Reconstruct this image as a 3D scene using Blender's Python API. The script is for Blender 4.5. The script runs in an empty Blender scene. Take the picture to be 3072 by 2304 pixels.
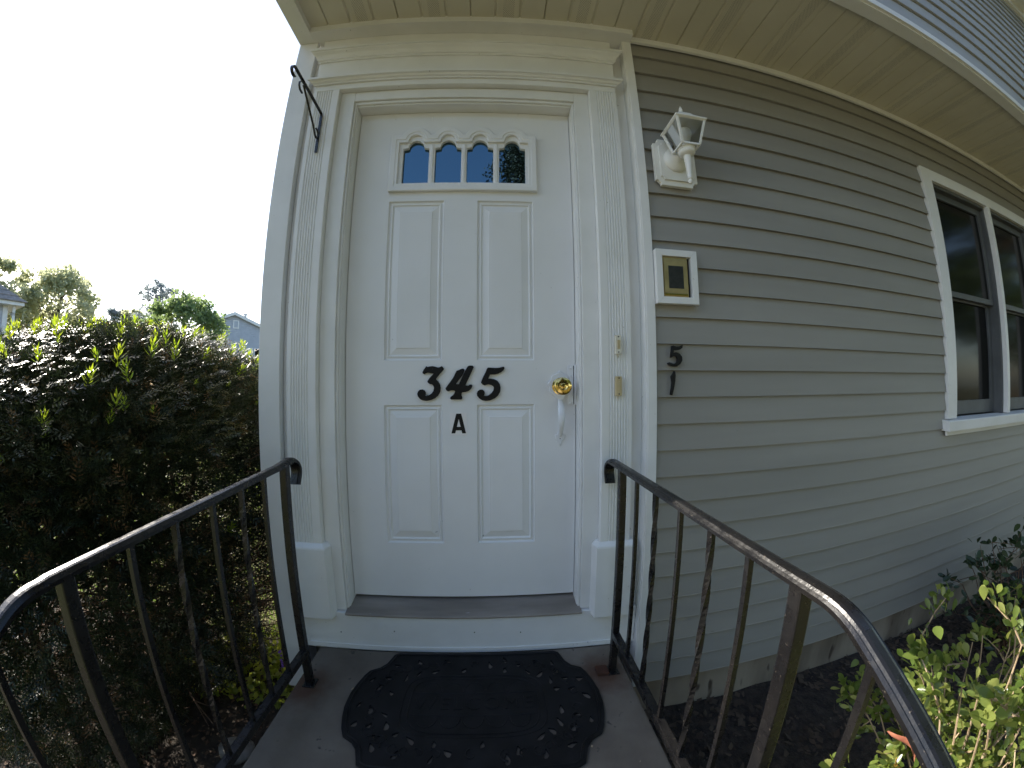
import bpy, bmesh, math, random
import numpy as np
from mathutils import Vector, Matrix
random.seed(7); RNG = np.random.default_rng(11)
R_ = math.radians
sc = bpy.context.scene
COL = sc.collection

# ------------------------------------------------------------------ camera
cam = bpy.data.cameras.new('camera'); camo = bpy.data.objects.new('camera', cam)
COL.objects.link(camo); sc.camera = camo
cam.type = 'PANO'; cam.panorama_type = 'FISHEYE_LENS_POLYNOMIAL'      # wide action-camera lens
cam.sensor_width = 36; cam.sensor_height = 27; cam.sensor_fit = 'HORIZONTAL'
cam.fisheye_fov = R_(180); cam.fisheye_polynomial_k0 = 0
for i, k in enumerate((0.08634656782, -0.00054661547, -6.6385941264e-05, 2.0109154038e-06)):
    setattr(cam, 'fisheye_polynomial_k%d' % (i + 1), -k)
cam.clip_start = 0.01; cam.clip_end = 2000
fw, rt, up = (0.05419433, 0.99848251, 0.00978037), (0.99852412, -0.05415662, -0.00408041), (0.00354454, -0.00998707, 0.99994385)
CAM = Vector((0.12966435, -1.29157151, 1.04812528))
M = Matrix.Identity(4)
for i in range(3):
    M[i][0] = rt[i]; M[i][1] = up[i]; M[i][2] = -fw[i]; M[i][3] = CAM[i]
camo.matrix_world = M

# ------------------------------------------------------------------ sky, sun, exposure
SUN_AZ, SUN_EL = R_(-69.2), R_(30.6)            # azimuth from +Y towards +X
world = bpy.data.worlds.new('World'); sc.world = world; world.use_nodes = True
wn = world.node_tree.nodes; wl = world.node_tree.links; wn.clear()
sky = wn.new('ShaderNodeTexSky'); sky.sky_type = 'NISHITA'; sky.sun_disc = False
sky.sun_elevation = SUN_EL; sky.sun_rotation = SUN_AZ
sky.air_density = 1.0; sky.dust_density = 1.4; sky.ozone_density = 1.8
bg = wn.new('ShaderNodeBackground'); bg.inputs['Strength'].default_value = 0.15
wo = wn.new('ShaderNodeOutputWorld')
wl.new(sky.outputs[0], bg.inputs[0]); wl.new(bg.outputs[0], wo.inputs[0])
sun = bpy.data.lights.new('sun', 'SUN'); sun.energy = 4.5; sun.angle = R_(0.53); sun.color = (1.0, 0.93, 0.82)
suno = bpy.data.objects.new('sun', sun); COL.objects.link(suno)
SUNDIR = Vector((math.sin(SUN_AZ) * math.cos(SUN_EL), math.cos(SUN_AZ) * math.cos(SUN_EL), math.sin(SUN_EL)))
suno.rotation_euler = SUNDIR.to_track_quat('Z', 'Y').to_euler(); suno.location = SUNDIR * 30
sc.view_settings.view_transform = 'Standard'; sc.view_settings.look = 'None'
sc.view_settings.gamma = 1.0; sc.view_settings.use_curve_mapping = False
sc.view_settings.exposure = 1.25
sc.cycles.max_bounces = 5; sc.cycles.diffuse_bounces = 3; sc.cycles.adaptive_threshold = 0.02; sc.cycles.glossy_bounces = 3
sc.cycles.transmission_bounces = 6; sc.cycles.transparent_max_bounces = 12
sc.cycles.use_denoising = True

# ------------------------------------------------------------------ helpers
def tag(o, label=None, cat=None, group=None, kind=None):
    if label: o['label'] = label
    if cat: o['category'] = cat
    if group: o['group'] = group
    if kind: o['kind'] = kind
    return o
def empty(name, loc, label=None, cat=None, group=None):
    o = bpy.data.objects.new(name, None); COL.objects.link(o); o.location = loc
    o.empty_display_size = 0.1
    return tag(o, label, cat, group)
def link(name, me, parent=None):
    o = bpy.data.objects.new(name, me); COL.objects.link(o)
    if parent is not None:
        o.parent = parent
        if parent.type == 'EMPTY': o.matrix_parent_inverse = Matrix.Translation(-parent.location)
    return o
class MB:
    def __init__(s): s.v = []; s.f = []
    def poly(s, vs, fs):
        n = len(s.v); s.v += [tuple(v) for v in vs]; s.f += [tuple(i + n for i in f) for f in fs]; return s
    def box(s, x0, x1, y0, y1, z0, z1):
        return s.poly([(x0, y0, z0), (x1, y0, z0), (x1, y1, z0), (x0, y1, z0), (x0, y0, z1), (x1, y0, z1), (x1, y1, z1), (x0, y1, z1)],
                      [(0, 3, 2, 1), (4, 5, 6, 7), (0, 1, 5, 4), (1, 2, 6, 5), (2, 3, 7, 6), (3, 0, 4, 7)])
    def loft(s, rings, cap=True):
        k = len(rings[0]); vs = [p for r in rings for p in r]; fs = []
        for i in range(len(rings) - 1):
            for j in range(k):
                a, b = i * k + j, i * k + (j + 1) % k
                fs.append((a, b, b + k, a + k))
        if cap: fs += [tuple(range(k))[::-1], tuple((len(rings) - 1) * k + j for j in range(k))]
        return s.poly(vs, fs)
    def px(s, yz, x0, x1): return s.loft([[(x, y, z) for y, z in yz] for x in (x0, x1)])
    def py(s, xz, y0, y1): return s.loft([[(x, y, z) for x, z in xz] for y in (y0, y1)])
    def pz(s, xy, z0, z1): return s.loft([[(x, y, z) for x, y in xy] for z in (z0, z1)])
    def tube(s, path, r, n=8):
        path = [Vector(p) for p in path]; rs = r if isinstance(r, (list, tuple)) else [r] * len(path); rings = []
        ref = None
        for i, p in enumerate(path):
            t = (path[min(i + 1, len(path) - 1)] - path[max(i - 1, 0)]).normalized()
            if ref is None: ref = t.orthogonal().normalized()
            ref = (ref - t * ref.dot(t)); ref = ref.normalized() if ref.length > 1e-6 else t.orthogonal().normalized()
            b = t.cross(ref)
            rings.append([tuple(p + (ref * math.cos(a) + b * math.sin(a)) * rs[i]) for a in (2 * math.pi * j / n for j in range(n))])
        return s.loft(rings)
    def lathe(s, prof, c, axis='Z', n=24):
        rings = []
        for r, h in prof:
            ring = []
            for j in range(n):
                a = 2 * math.pi * j / n; u, w = max(r, 1e-4) * math.cos(a), max(r, 1e-4) * math.sin(a)
                ring.append((c[0] + u, c[1] + w, c[2] + h) if axis == 'Z' else (c[0] + u, c[1] - h, c[2] + w))
            rings.append(ring)
        return s.loft(rings)
    def build(s, name, mat, parent=None, bevel=0.0, smooth=False, seg=2):
        me = bpy.data.meshes.new(name); bm = bmesh.new()
        vs = [bm.verts.new(v) for v in s.v]
        for f in s.f:
            try: bm.faces.new([vs[i] for i in f])
            except ValueError: pass
        bmesh.ops.recalc_face_normals(bm, faces=bm.faces)
        if bevel > 0:
            es = [e for e in bm.edges if len(e.link_faces) == 2 and e.calc_face_angle(0) > 0.5]
            bmesh.ops.bevel(bm, geom=es, offset=bevel, segments=seg, profile=0.6, affect='EDGES', clamp_overlap=True)
        bm.to_mesh(me); bm.free()
        if smooth: me.shade_smooth()
        if isinstance(mat, (list, tuple)):
            for m in mat: me.materials.append(m)
        else: me.materials.append(mat)
        if smooth:
            try: me.set_sharp_from_angle(angle=R_(40))
            except Exception: pass
        return link(name, me, parent)
def curve_mesh(name, splines, mat, parent=None, extrude=0.002, bevel=0.001, xz_y=None, z0=0.0, res=2):
    """filled outline with holes; xz_y: stand it upright with its front towards -Y, centred on that y"""
    cu = bpy.data.curves.new(name, 'CURVE'); cu.dimensions = '2D'; cu.fill_mode = 'BOTH'
    cu.extrude = extrude; cu.bevel_depth = bevel; cu.bevel_resolution = res
    for pts in splines:
        sp = cu.splines.new('POLY'); sp.points.add(len(pts) - 1)
        for i, p in enumerate(pts): sp.points[i].co = (p[0], p[1], 0, 1)
        sp.use_cyclic_u = True
    tmp = bpy.data.objects.new('tmp', cu)
    me = bpy.data.meshes.new_from_object(tmp); bpy.data.objects.remove(tmp); bpy.data.curves.remove(cu)
    for v in me.vertices:
        x, y, z = v.co
        v.co = (x, xz_y - z, y) if xz_y is not None else (x, y, z0 + z)
    me.name = name; me.materials.clear(); me.materials.append(mat)
    return link(name, me, parent)
def text_mesh(name, body, size, mat, parent, loc, extrude=0.002):
    cu = bpy.data.curves.new(name, 'FONT'); cu.body = body; cu.size = size; cu.extrude = extrude; cu.bevel_depth = 0.0008
    cu.align_x = 'CENTER'; cu.align_y = 'CENTER'; cu.space_character = 1.25
    tmp = bpy.data.objects.new('tmp', cu); me = bpy.data.meshes.new_from_object(tmp)
    bpy.data.objects.remove(tmp); bpy.data.curves.remove(cu)
    for v in me.vertices: v.co = (v.co.x + loc[0], v.co.y + loc[1], v.co.z + loc[2])
    me.materials.clear(); me.materials.append(mat); return link(name, me, parent)
def np_mesh(name, V, F, mat, parent=None, tint=None, smooth=False):
    V = np.ascontiguousarray(V, np.float32); F = np.ascontiguousarray(F, np.int32); k = F.shape[1]
    me = bpy.data.meshes.new(name)
    me.vertices.add(len(V)); me.vertices.foreach_set('co', V.ravel())
    me.loops.add(F.size); me.loops.foreach_set('vertex_index', F.ravel())
    me.polygons.add(len(F)); me.polygons.foreach_set('loop_start', np.arange(0, F.size, k, dtype=np.int32))
    me.polygons.foreach_set('loop_total', np.full(len(F), k, np.int32))
    if tint is not None:
        a = me.attributes.new('tint', 'FLOAT', 'POINT'); a.data.foreach_set('value', np.ascontiguousarray(tint, np.float32))
    me.update(calc_edges=True)
    if smooth: me.shade_smooth()
    me.materials.append(mat); return link(name, me, parent)
def smooth_poly(pts, n=4):
    """closed Catmull-Rom through pts"""
    out = []; k = len(pts)
    for i in range(k):
        p0, p1, p2, p3 = (np.array(pts[(i + j - 1) % k]) for j in range(4))
        for t in np.arange(n) / n:
            out.append(tuple(.5 * ((2 * p1) + (p2 - p0) * t + (2 * p0 - 5 * p1 + 4 * p2 - p3) * t * t + (3 * p1 - p0 - 3 * p2 + p3) * t ** 3)))
    return out

# ------------------------------------------------------------------ materials
def new_mat(name):
    m = bpy.data.materials.new(name); m.use_nodes = True
    nt = m.node_tree; nt.nodes.clear()
    out = nt.nodes.new('ShaderNodeOutputMaterial'); b = nt.nodes.new('ShaderNodeBsdfPrincipled')
    nt.links.new(b.outputs[0], out.inputs[0])
    return m, nt, b, out
def nd(nt, t, **kw):
    n = nt.nodes.new(t)
    for k, v in kw.items():
        if k in n.inputs: n.inputs[k].default_value = v
        else: setattr(n, k, v)
    return n
def math_n(nt, op, a, b=None, c=None):
    n = nt.nodes.new('ShaderNodeMath'); n.operation = op
    for i, x in enumerate((a, b, c)):
        if x is None: continue
        if hasattr(x, 'is_linked') or hasattr(x, 'links'): nt.links.new(x, n.inputs[i])
        else: n.inputs[i].default_value = x
    return n.outputs[0]
def ramp(nt, fac, stops):
    r = nt.nodes.new('ShaderNodeValToRGB'); e = r.color_ramp.elements
    while len(e) < len(stops): e.new(0.5)
    for i, (p, c) in enumerate(stops): e[i].position = p; e[i].color = c if len(c) == 4 else (*c, 1)
    nt.links.new(fac, r.inputs[0]); return r.outputs[0]
def geo_pos(nt, scale=(1, 1, 1)):
    g = nt.nodes.new('ShaderNodeNewGeometry')
    mp = nt.nodes.new('ShaderNodeVectorMath'); mp.operation = 'MULTIPLY'; mp.inputs[1].default_value = scale
    nt.links.new(g.outputs['Position'], mp.inputs[0]); return mp.outputs[0]
def noise(nt, vec, scale, detail=4, rough=.55, dist=0):
    n = nd(nt, 'ShaderNodeTexNoise', Scale=scale, Detail=detail, Roughness=rough, Distortion=dist)
    nt.links.new(vec, n.inputs['Vector']); return n.outputs[0]
def bump(nt, b, height, strength=.2, dist=.002):
    n = nd(nt, 'ShaderNodeBump', Strength=strength, Distance=dist)
    nt.links.new(height, n.inputs['Height']); nt.links.new(n.outputs[0], b.inputs['Normal'])
def mixc(nt, fac, c1, c2):
    n = nt.nodes.new('ShaderNodeMix'); n.data_type = 'RGBA'
    for sock, x in ((n.inputs[0], fac), (n.inputs[6], c1), (n.inputs[7], c2)):
        if hasattr(x, 'links'): nt.links.new(x, sock)
        elif sock.type == 'RGBA': sock.default_value = (*x, 1) if len(x) == 3 else x
        else: sock.default_value = x
    return n.outputs[2]
def surf(name, c1, c2, scale=6, rough=.5, bs=.15, bd=.002, bscale=60, metal=0, stretch=(1, 1, 1), speck=None, spec=.5, lo=.35, hi=.65):
    """two-tone noisy surface with fine relief"""
    m, nt, b, out = new_mat(name); P = geo_pos(nt, stretch)
    n1 = noise(nt, P, scale, 3)
    col = ramp(nt, n1, [(lo, c1), (hi, c2)])
    if speck:
        n2 = noise(nt, P, speck[1], 2)
        col = mixc(nt, ramp(nt, n2, [(speck[2], (0, 0, 0)), (speck[2] + .05, (1, 1, 1))]), col, speck[0])
    nt.links.new(col, b.inputs['Base Color'])
    b.inputs['Roughness'].default_value = rough; b.inputs['Metallic'].default_value = metal
    b.inputs['Specular IOR Level'].default_value = spec
    bump(nt, b, noise(nt, P, bscale, 2), bs, bd)
    return m
MT = {}
MT['trim'] = surf('white_trim_paint', (.74, .735, .71), (.80, .795, .775), 5, .42, .10, .001, 180, speck=((.30, .28, .25), 90, .735))
MT['door'] = surf('white_door_paint', (.755, .755, .75), (.80, .80, .80), 3, .40, .16, .0012, 260, speck=((.42, .42, .42), 55, .745))
MT['hardware'] = surf('painted_hardware', (.72, .73, .75), (.80, .81, .83), 12, .32, .15, .001, 150)
MT['vinyl'] = surf('taupe_vinyl_siding', (.268, .255, .226), (.312, .297, .265), 2.2, .52, .12, .0012, 70, stretch=(.25, 1, 3), speck=((.17, .17, .16), 75, .74))
MT['lit_tone_upper_vinyl'] = surf('lit_tone_upper_siding', (.36, .36, .36), (.41, .41, .405), 2.2, .55, .12, .0012, 70, stretch=(.25, 1, 3))  # same siding made paler; stronger light upstairs is put into its colour
MT['found'] = surf('foundation_concrete', (.17, .135, .10), (.31, .26, .20), 5, .9, .5, .004, 45, stretch=(1, 1, .35), speck=((.07, .05, .035), 12, .64))
MT['black'] = surf('black_number_enamel', (.005, .005, .006), (.010, .010, .011), 10, .45, .1, .0006, 200, spec=.25)
MT['rubber'] = surf('black_rubber', (.005, .005, .0055), (.011, .011, .012), 14, .6, .35, .0015, 120, spec=.22)
MT['brass'] = surf('polished_brass', (.72, .50, .16), (.80, .58, .22), 20, .13, .05, .0005, 100, metal=1)
MT['brass_dull'] = surf('tarnished_brass', (.34, .27, .12), (.44, .36, .17), 16, .42, .12, .0006, 160, metal=.55)
MT['speaker'] = surf('dark_speaker_cloth', (.028, .034, .034), (.045, .052, .050), 40, .7, .2, .001, 200)
MT['beige'] = surf('beige_plastic', (.50, .40, .22), (.58, .47, .27), 30, .4, .05, .0005, 120)
MT['ivory'] = surf('ivory_plastic', (.70, .66, .54), (.76, .73, .62), 30, .35, .05, .0005, 120)
MT['sash'] = surf('grey_window_sash', (.075, .08, .082), (.10, .105, .108), 8, .5, .1, .001, 120)
MT['darkgap'] = surf('dark_interior', (.010, .010, .010), (.016, .015, .014), 5, .9)
MT['sill'] = surf('weathered_grey_sill', (.20, .17, .14), (.30, .26, .22), 7, .55, .25, .0015, 60, stretch=(.4, 2, 1), speck=((.5, .5, .48), 60, .74))
MT['lampwhite'] = surf('white_lamp_enamel', (.76, .75, .70), (.80, .79, .75), 14, .38, .12, .0008, 140)
MT['bulb'] = surf('frosted_bulb', (.80, .80, .78), (.84, .84, .82), 10, .3, .02)
MT['plate'] = surf('white_sticker', (.80, .77, .76), (.84, .81, .80), 12, .5, .05)
MT['gutter'] = surf('dark_bronze_gutter', (.020, .021, .026), (.030, .031, .036), 8, .4)
MT['mulch'] = surf('mulch', (.014, .010, .008), (.050, .036, .027), 22, .95, 1.0, .02, 60, speck=((.11, .085, .06), 40, .70))
MT['soil'] = surf('soil', (.022, .016, .011), (.055, .042, .029), 12, .95, .8, .01, 50)
MT['bark'] = surf('bark', (.045, .030, .020), (.10, .070, .048), 9, .9, .7, .006, 50, stretch=(1, 1, .3))
MT['twig'] = surf('reddish_twig', (.085, .048, .028), (.17, .105, .065), 25, .85, .4, .002, 120)
MT['tan_twig'] = surf('tan_twig', (.28, .20, .12), (.42, .32, .21), 25, .8, .4, .002, 120)
MT['rock'] = surf('pale_stone', (.13, .125, .11), (.26, .25, .23), 14, .85, .6, .006, 40)
MT['roof'] = surf('asphalt_shingle', (.17, .15, .135), (.28, .25, .225), 5, .9, .6, .006, 60, stretch=(1, 1, 4))
MT['far_siding'] = surf('far_house_siding', (.40, .42, .46), (.45, .47, .51), 3, .6, .1)
MT['far_trim'] = surf('far_house_trim', (.72, .71, .68), (.78, .77, .74), 4, .5, .1)
MT['walk'] = surf('walk_concrete', (.30, .28, .25), (.42, .40, .36), 3, .85, .3, .003, 60)
MT['purple'] = surf('purple_petal', (.16, .05, .42), (.30, .12, .60), 40, .6)
MT['dead'] = surf('dead_leaf', (.30, .10, .06), (.42, .17, .10), 30, .7, .4, .002, 80)
MT['orange'] = surf('orange_leaf', (.62, .25, .03), (.75, .40, .06), 30, .55, .3, .001, 80)
def scuffs(m, k=.16):
    nt = m.node_tree; b = [n for n in nt.nodes if n.type == 'BSDF_PRINCIPLED'][0]; src = b.inputs['Base Color'].links[0].from_socket
    g = nt.nodes.new('ShaderNodeNewGeometry'); mp = nt.nodes.new('ShaderNodeMapping'); nt.links.new(g.outputs['Position'], mp.inputs[0])
    mp.inputs['Rotation'].default_value = (0, R_(24), 0); mp.inputs['Scale'].default_value = (7, 7, 120)
    f = ramp(nt, noise(nt, mp.outputs[0], 1.0, 3), [(.70, (0, 0, 0)), (.76, (1, 1, 1))])
    w = ramp(nt, noise(nt, g.outputs['Position'], 2.2, 2), [(.50, (0, 0, 0)), (.62, (1, 1, 1))])
    f2 = math_n(nt, 'MULTIPLY', math_n(nt, 'MULTIPLY', f, w), k * 3)
    nt.links.new(mixc(nt, f2, src, (.36, .36, .36)), b.inputs['Base Color'])
scuffs(MT['door'])
# concrete stoop with rust bleeding from the two railing feet
def mk_concrete():
    m, nt, b, out = new_mat('stoop_concrete'); P = geo_pos(nt)
    col = ramp(nt, noise(nt, P, 3.2, 6, .62), [(.30, (.098, .080, .062)), (.52, (.150, .125, .098)), (.72, (.200, .170, .138))])
    col = mixc(nt, ramp(nt, noise(nt, P, 26, 3), [(.66, (0, 0, 0)), (.72, (1, 1, 1))]), col, (.050, .045, .038))
    for c in ((-.545, -.30, 0), (.52, -.235, 0)):
        d = nt.nodes.new('ShaderNodeVectorMath'); d.operation = 'DISTANCE'; d.inputs[1].default_value = c
        nt.links.new(P, d.inputs[0])
        w = math_n(nt, 'ADD', d.outputs['Value'], math_n(nt, 'MULTIPLY', noise(nt, P, 22, 4), .10))
        f = ramp(nt, w, [(.075, (.85, .85, .85)), (.17, (0, 0, 0))])
        col = mixc(nt, f, col, (.075, .030, .014))
    nt.links.new(col, b.inputs['Base Color']); b.inputs['Roughness'].default_value = .85
    bump(nt, b, noise(nt, P, 90, 5), .35, .003); return m
MT['concrete'] = mk_concrete()
def mk_iron():
    m, nt, b, out = new_mat('black_painted_iron'); P = geo_pos(nt)
    chips = ramp(nt, noise(nt, P, 150, 5, .7), [(.64, (0, 0, 0)), (.70, (1, 1, 1))])
    base = ramp(nt, noise(nt, P, 9, 4), [(.3, (.005, .005, .006)), (.7, (.012, .011, .0105))])
    col = mixc(nt, chips, base, (.10, .085, .068))
    nt.links.new(col, b.inputs['Base Color'])
    nt.links.new(ramp(nt, noise(nt, P, 40, 3), [(.3, (.17,) * 3), (.7, (.42,) * 3)]), b.inputs['Roughness'])
    bump(nt, b, noise(nt, P, 85, 5, .7), .35, .002); return m
MT['iron'] = mk_iron()
def mk_soffit():
    m, nt, b, out = new_mat('vented_soffit_vinyl'); P = geo_pos(nt)
    sx = nt.nodes.new('ShaderNodeSeparateXYZ'); nt.links.new(P, sx.inputs[0]); X, Y = sx.outputs[0], sx.outputs[1]
    ph = math_n(nt, 'FRACT', math_n(nt, 'DIVIDE', math_n(nt, 'ADD', X, .476 + 3.15), .315))
    strip = math_n(nt, 'MULTIPLY', math_n(nt, 'GREATER_THAN', ph, .012), math_n(nt, 'LESS_THAN', ph, .165))
    # staggered round perforations
    u = math_n(nt, 'DIVIDE', X, .0085); v = math_n(nt, 'DIVIDE', Y, .0085)
    a = math_n(nt, 'SUBTRACT', math_n(nt, 'FRACT', math_n(nt, 'ADD', u, v)), .5)
    c = math_n(nt, 'SUBTRACT', math_n(nt, 'FRACT', math_n(nt, 'SUBTRACT', u, v)), .5)
    r2 = math_n(nt, 'ADD', math_n(nt, 'MULTIPLY', a, a), math_n(nt, 'MULTIPLY', c, c))
    hole = math_n(nt, 'MULTIPLY', math_n(nt, 'LESS_THAN', r2, .045), strip)
    col = ramp(nt, noise(nt, P, 2.4, 4), [(.3, (.56, .52, .40)), (.7, (.64, .60, .48))])
    col = mixc(nt, hole, col, (.03, .03, .028))
    nt.links.new(col, b.inputs['Base Color']); b.inputs['Roughness'].default_value = .5
    bump(nt, b, noise(nt, P, 150, 3), .08, .001); return m
MT['soffit'] = mk_soffit()
def mk_glass(name, base, ior, rough=.01, tint=None):
    m, nt, b, out = new_mat(name)
    b.inputs['Base Color'].default_value = (*base, 1); b.inputs['IOR'].default_value = ior; b.inputs['Roughness'].default_value = rough
    if tint: b.inputs['Specular Tint'].default_value = (*tint, 1)
    bump(nt, b, noise(nt, geo_pos(nt), 14, 2), .04, .002)
    return m
MT['pane'] = mk_glass('door_glass', (.006, .007, .008), 2.6, .01, (.42, .76, 1.0))     # blue specular tint paints a deeper sky into the reflection
MT['wpane'] = mk_glass('window_glass', (.008, .008, .007), 1.16, .10)
def mk_clear():
    m, nt, b, out = new_mat('clear_lamp_glass')
    t = nt.nodes.new('ShaderNodeBsdfTransparent'); g = nd(nt, 'ShaderNodeBsdfGlossy', Roughness=.03)
    fr = nd(nt, 'ShaderNodeFresnel', IOR=1.45); mx = nt.nodes.new('ShaderNodeMixShader')
    t.inputs[0].default_value = (.80, .82, .82, 1)
    nt.links.new(fr.outputs[0], mx.inputs[0]); nt.links.new(t.outputs[0], mx.inputs[1]); nt.links.new(g.outputs[0], mx.inputs[2])
    nt.links.new(mx.outputs[0], out.inputs[0]); return m
MT['clear'] = mk_clear()
def leafmat(name, stops, trans=.35, rough=.4, tstops=None, spec=.5):
    m, nt, b, out = new_mat(name)
    at = nt.nodes.new('ShaderNodeAttribute'); at.attribute_name = 'tint'
    oi = nt.nodes.new('ShaderNodeObjectInfo')
    f = math_n(nt, 'FRACT', math_n(nt, 'ADD', at.outputs['Fac'], oi.outputs['Random']))
    col = ramp(nt, f, stops)
    nt.links.new(col, b.inputs['Base Color']); b.inputs['Roughness'].default_value = rough
    b.inputs['Specular IOR Level'].default_value = spec
    tr = nt.nodes.new('ShaderNodeBsdfTranslucent'); nt.links.new(ramp(nt, f, tstops) if tstops else col, tr.inputs[0])
    mx = nt.nodes.new('ShaderNodeMixShader'); mx.inputs[0].default_value = trans
    nt.links.new(b.outputs[0], mx.inputs[1]); nt.links.new(tr.outputs[0], mx.inputs[2]); nt.links.new(mx.outputs[0], out.inputs[0])
    return m
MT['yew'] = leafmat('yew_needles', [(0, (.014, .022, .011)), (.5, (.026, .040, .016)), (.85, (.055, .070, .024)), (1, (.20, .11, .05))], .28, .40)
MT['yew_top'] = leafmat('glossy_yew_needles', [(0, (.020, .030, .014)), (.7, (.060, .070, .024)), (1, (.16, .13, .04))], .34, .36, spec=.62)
MT['shoot'] = leafmat('fresh_yew_shoot', [(0, (.16, .26, .02)), (1, (.26, .34, .03))], .5, .4, [(0, (.34, .50, .02)), (1, (.48, .55, .03))])
MT['shrub'] = leafmat('euonymus_leaf', [(0, (.075, .12, .028)), (.6, (.16, .21, .05)), (1, (.32, .34, .10))], .42, .24, [(0, (.26, .36, .05)), (1, (.52, .55, .12))])
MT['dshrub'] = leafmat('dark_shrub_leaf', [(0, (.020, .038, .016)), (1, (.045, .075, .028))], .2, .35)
MT['treeA'] = leafmat('glare_paled_green_leaves', [(0, (.18, .20, .12)), (1, (.30, .31, .19))], .62, .45, [(0, (.50, .55, .32)), (1, (.72, .72, .46))])  # pale tones stand in for glare washing over the far trees
MT['treeB'] = leafmat('dark_green_leaves', [(0, (.055, .095, .040)), (1, (.12, .17, .07))], .48, .5, [(0, (.20, .32, .10)), (1, (.38, .48, .18))])
MT['conifer'] = leafmat('glare_paled_blue_green_needles', [(0, (.24, .28, .28)), (1, (.38, .42, .42))], .68, .5)  # needles paled too, with the veiling glare put into their colour
MT['spruce'] = leafmat('dark_spruce_needles', [(0, (.016, .026, .014)), (.6, (.035, .045, .022)), (1, (.085, .055, .03))], .15, .6)
MT['cover'] = leafmat('yellow_green_groundcover', [(0, (.14, .20, .03)), (1, (.30, .32, .06))], .4, .45, [(0, (.35, .45, .04)), (1, (.55, .55, .08))])
MT['grassb'] = leafmat('grass_blade', [(0, (.06, .12, .02)), (1, (.14, .20, .04))], .4, .5, [(0, (.16, .30, .03)), (1, (.30, .40, .06))])
MT['lawn'] = surf('lawn', (.085, .083, .026), (.170, .148, .058), 9, .9, .8, .02, 60, speck=((.17, .145, .065), 22, .62))

# ------------------------------------------------------------------ the setting: ground
GZ = -.42
def grid_mesh(name, x0, x1, y0, y1, nx, ny, zf, mat):
    xs = np.linspace(x0, x1, nx); ys = np.linspace(y0, y1, ny); XX, YY = np.meshgrid(xs, ys)
    V = np.stack([XX.ravel(), YY.ravel(), zf(XX, YY).ravel()], 1)
    i = (np.arange(ny - 1)[:, None] * nx + np.arange(nx - 1)[None]).ravel()
    return np_mesh(name, V, np.stack([i, i + 1, i + nx + 1, i + nx], 1), mat, smooth=True)
def lumps(X, Y, amp, seed=0):
    r = np.random.default_rng(seed); z = np.zeros_like(X)
    for k in range(14):
        f = r.uniform(3, 26); a = r.uniform(0, 6.28)
        z += np.sin(f * (X * math.cos(a) + Y * math.sin(a)) + r.uniform(0, 6.28)) / (k * .5 + 1)
    return z * amp
tag(grid_mesh('ground', -220, 220, -220, 220, 3, 3, lambda X, Y: X * 0 + GZ - .045, MT['lawn']), kind='structure')
tag(grid_mesh('mulch_bed', .60, 8.2, -2.0, .0, 190, 60, lambda X, Y: GZ + .010 + lumps(X, Y, .006, 3) + .008 * np.sin(1.4 * X), MT['mulch']), kind='structure')
tag(grid_mesh('planting_bed', -3.0, -.55, -1.9, .42, 60, 60, lambda X, Y: GZ + .010 + lumps(X, Y, .004, 5), MT['soil']), kind='structure')
mb = MB().box(-.62, .64, -9.0, -1.645, GZ - .1, GZ + .012); tag(mb.build('walkway', MT['walk']), kind='structure')  # unseen walk behind the camera, added for ground bounce light

# ------------------------------------------------------------------ the townhouse
house = empty('townhouse', (3.6, 4.0, GZ), 'taupe sided townhouse with white trimmed front door beneath a deep soffit', 'house')
T = MT['trim']
SP = .1016; Z0 = 2.5322                       # siding exposure and lowest edge of the top course
WX0, WX1, WZ0, WZ1 = 2.695, 4.245, .852, 2.2625   # twin window opening
wall = MB()
wall.box(.700, WX0, -.084, .12, -.20, 2.64).box(WX1, 8.0, -.084, .12, -.20, 2.64)
wall.box(WX0, WX1, -.084, .12, -.20, WZ0).box(WX0, WX1, -.084, .12, WZ1, 2.64)
wall.box(-.745, 8.0, .121, 8.2, -.60, 2.64)
wall.box(-.745, -.470, .035, .120, -.20, 2.64).box(.470, .699, .035, .120, -.20, 2.64).box(-.469, .469, .02, .120, 2.245, 2.64)
wall.box(-.469, .469, .046, .120, -.20, .18)
wallo = wall.build('wall', MT['vinyl'], house)
def board_profile(z, y_face, h=SP, proud=.0135):
    return [(y_face, z), (y_face + .0012, z + .0035), (y_face + proud - .001, z + h - .002), (y_face + proud + .004, z + h - .002),
            (y_face + proud + .004, z + .006), (y_face + .0115, z + .0005)]
shared = {}
def siding_board(k, x0, x1, zb, yf, mat, parent, name='siding_board'):
    key = (round(x0, 3), round(x1, 3), round(yf, 3), mat.name)
    if key not in shared:
        o = MB().px(board_profile(0, 0), x0, x1).build(name, mat, parent); shared[key] = o.data
    else:
        o = link(name, shared[key], parent)
    o.location = (0, yf + random.uniform(-.0006, .0006), zb + random.uniform(-.0006, .0006)); return o
for k in range(28):
    zb = Z0 - SP * k
    if 2 <= k <= 17:
        siding_board(k, .737, 2.583, zb, -.099, MT['vinyl'], wallo); siding_board(k, 4.362, 8.0, zb, -.099, MT['vinyl'], wallo)
    elif k in (1, 19, 22, 25):
        xj = {1: 3.95, 19: 2.93, 22: 1.72, 25: 3.30}[k]
        siding_board(k, .737, xj, zb, -.1004, MT['vinyl'], wallo); siding_board(k, xj - .03, 8.0, zb, -.0985, MT['vinyl'], wallo)
    else: siding_board(k, .737, 8.0, zb, -.099, MT['vinyl'], wallo)
# foundation
mb = MB()
rr = np.random.default_rng(4)
mb.box(.604, 8.0, -.070, .12, -.62, -.201)
mb.box(-.748, -.588, -.060, .12, -.62, -.215)
mb.build('foundation', MT['found'], house, .004)
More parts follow.
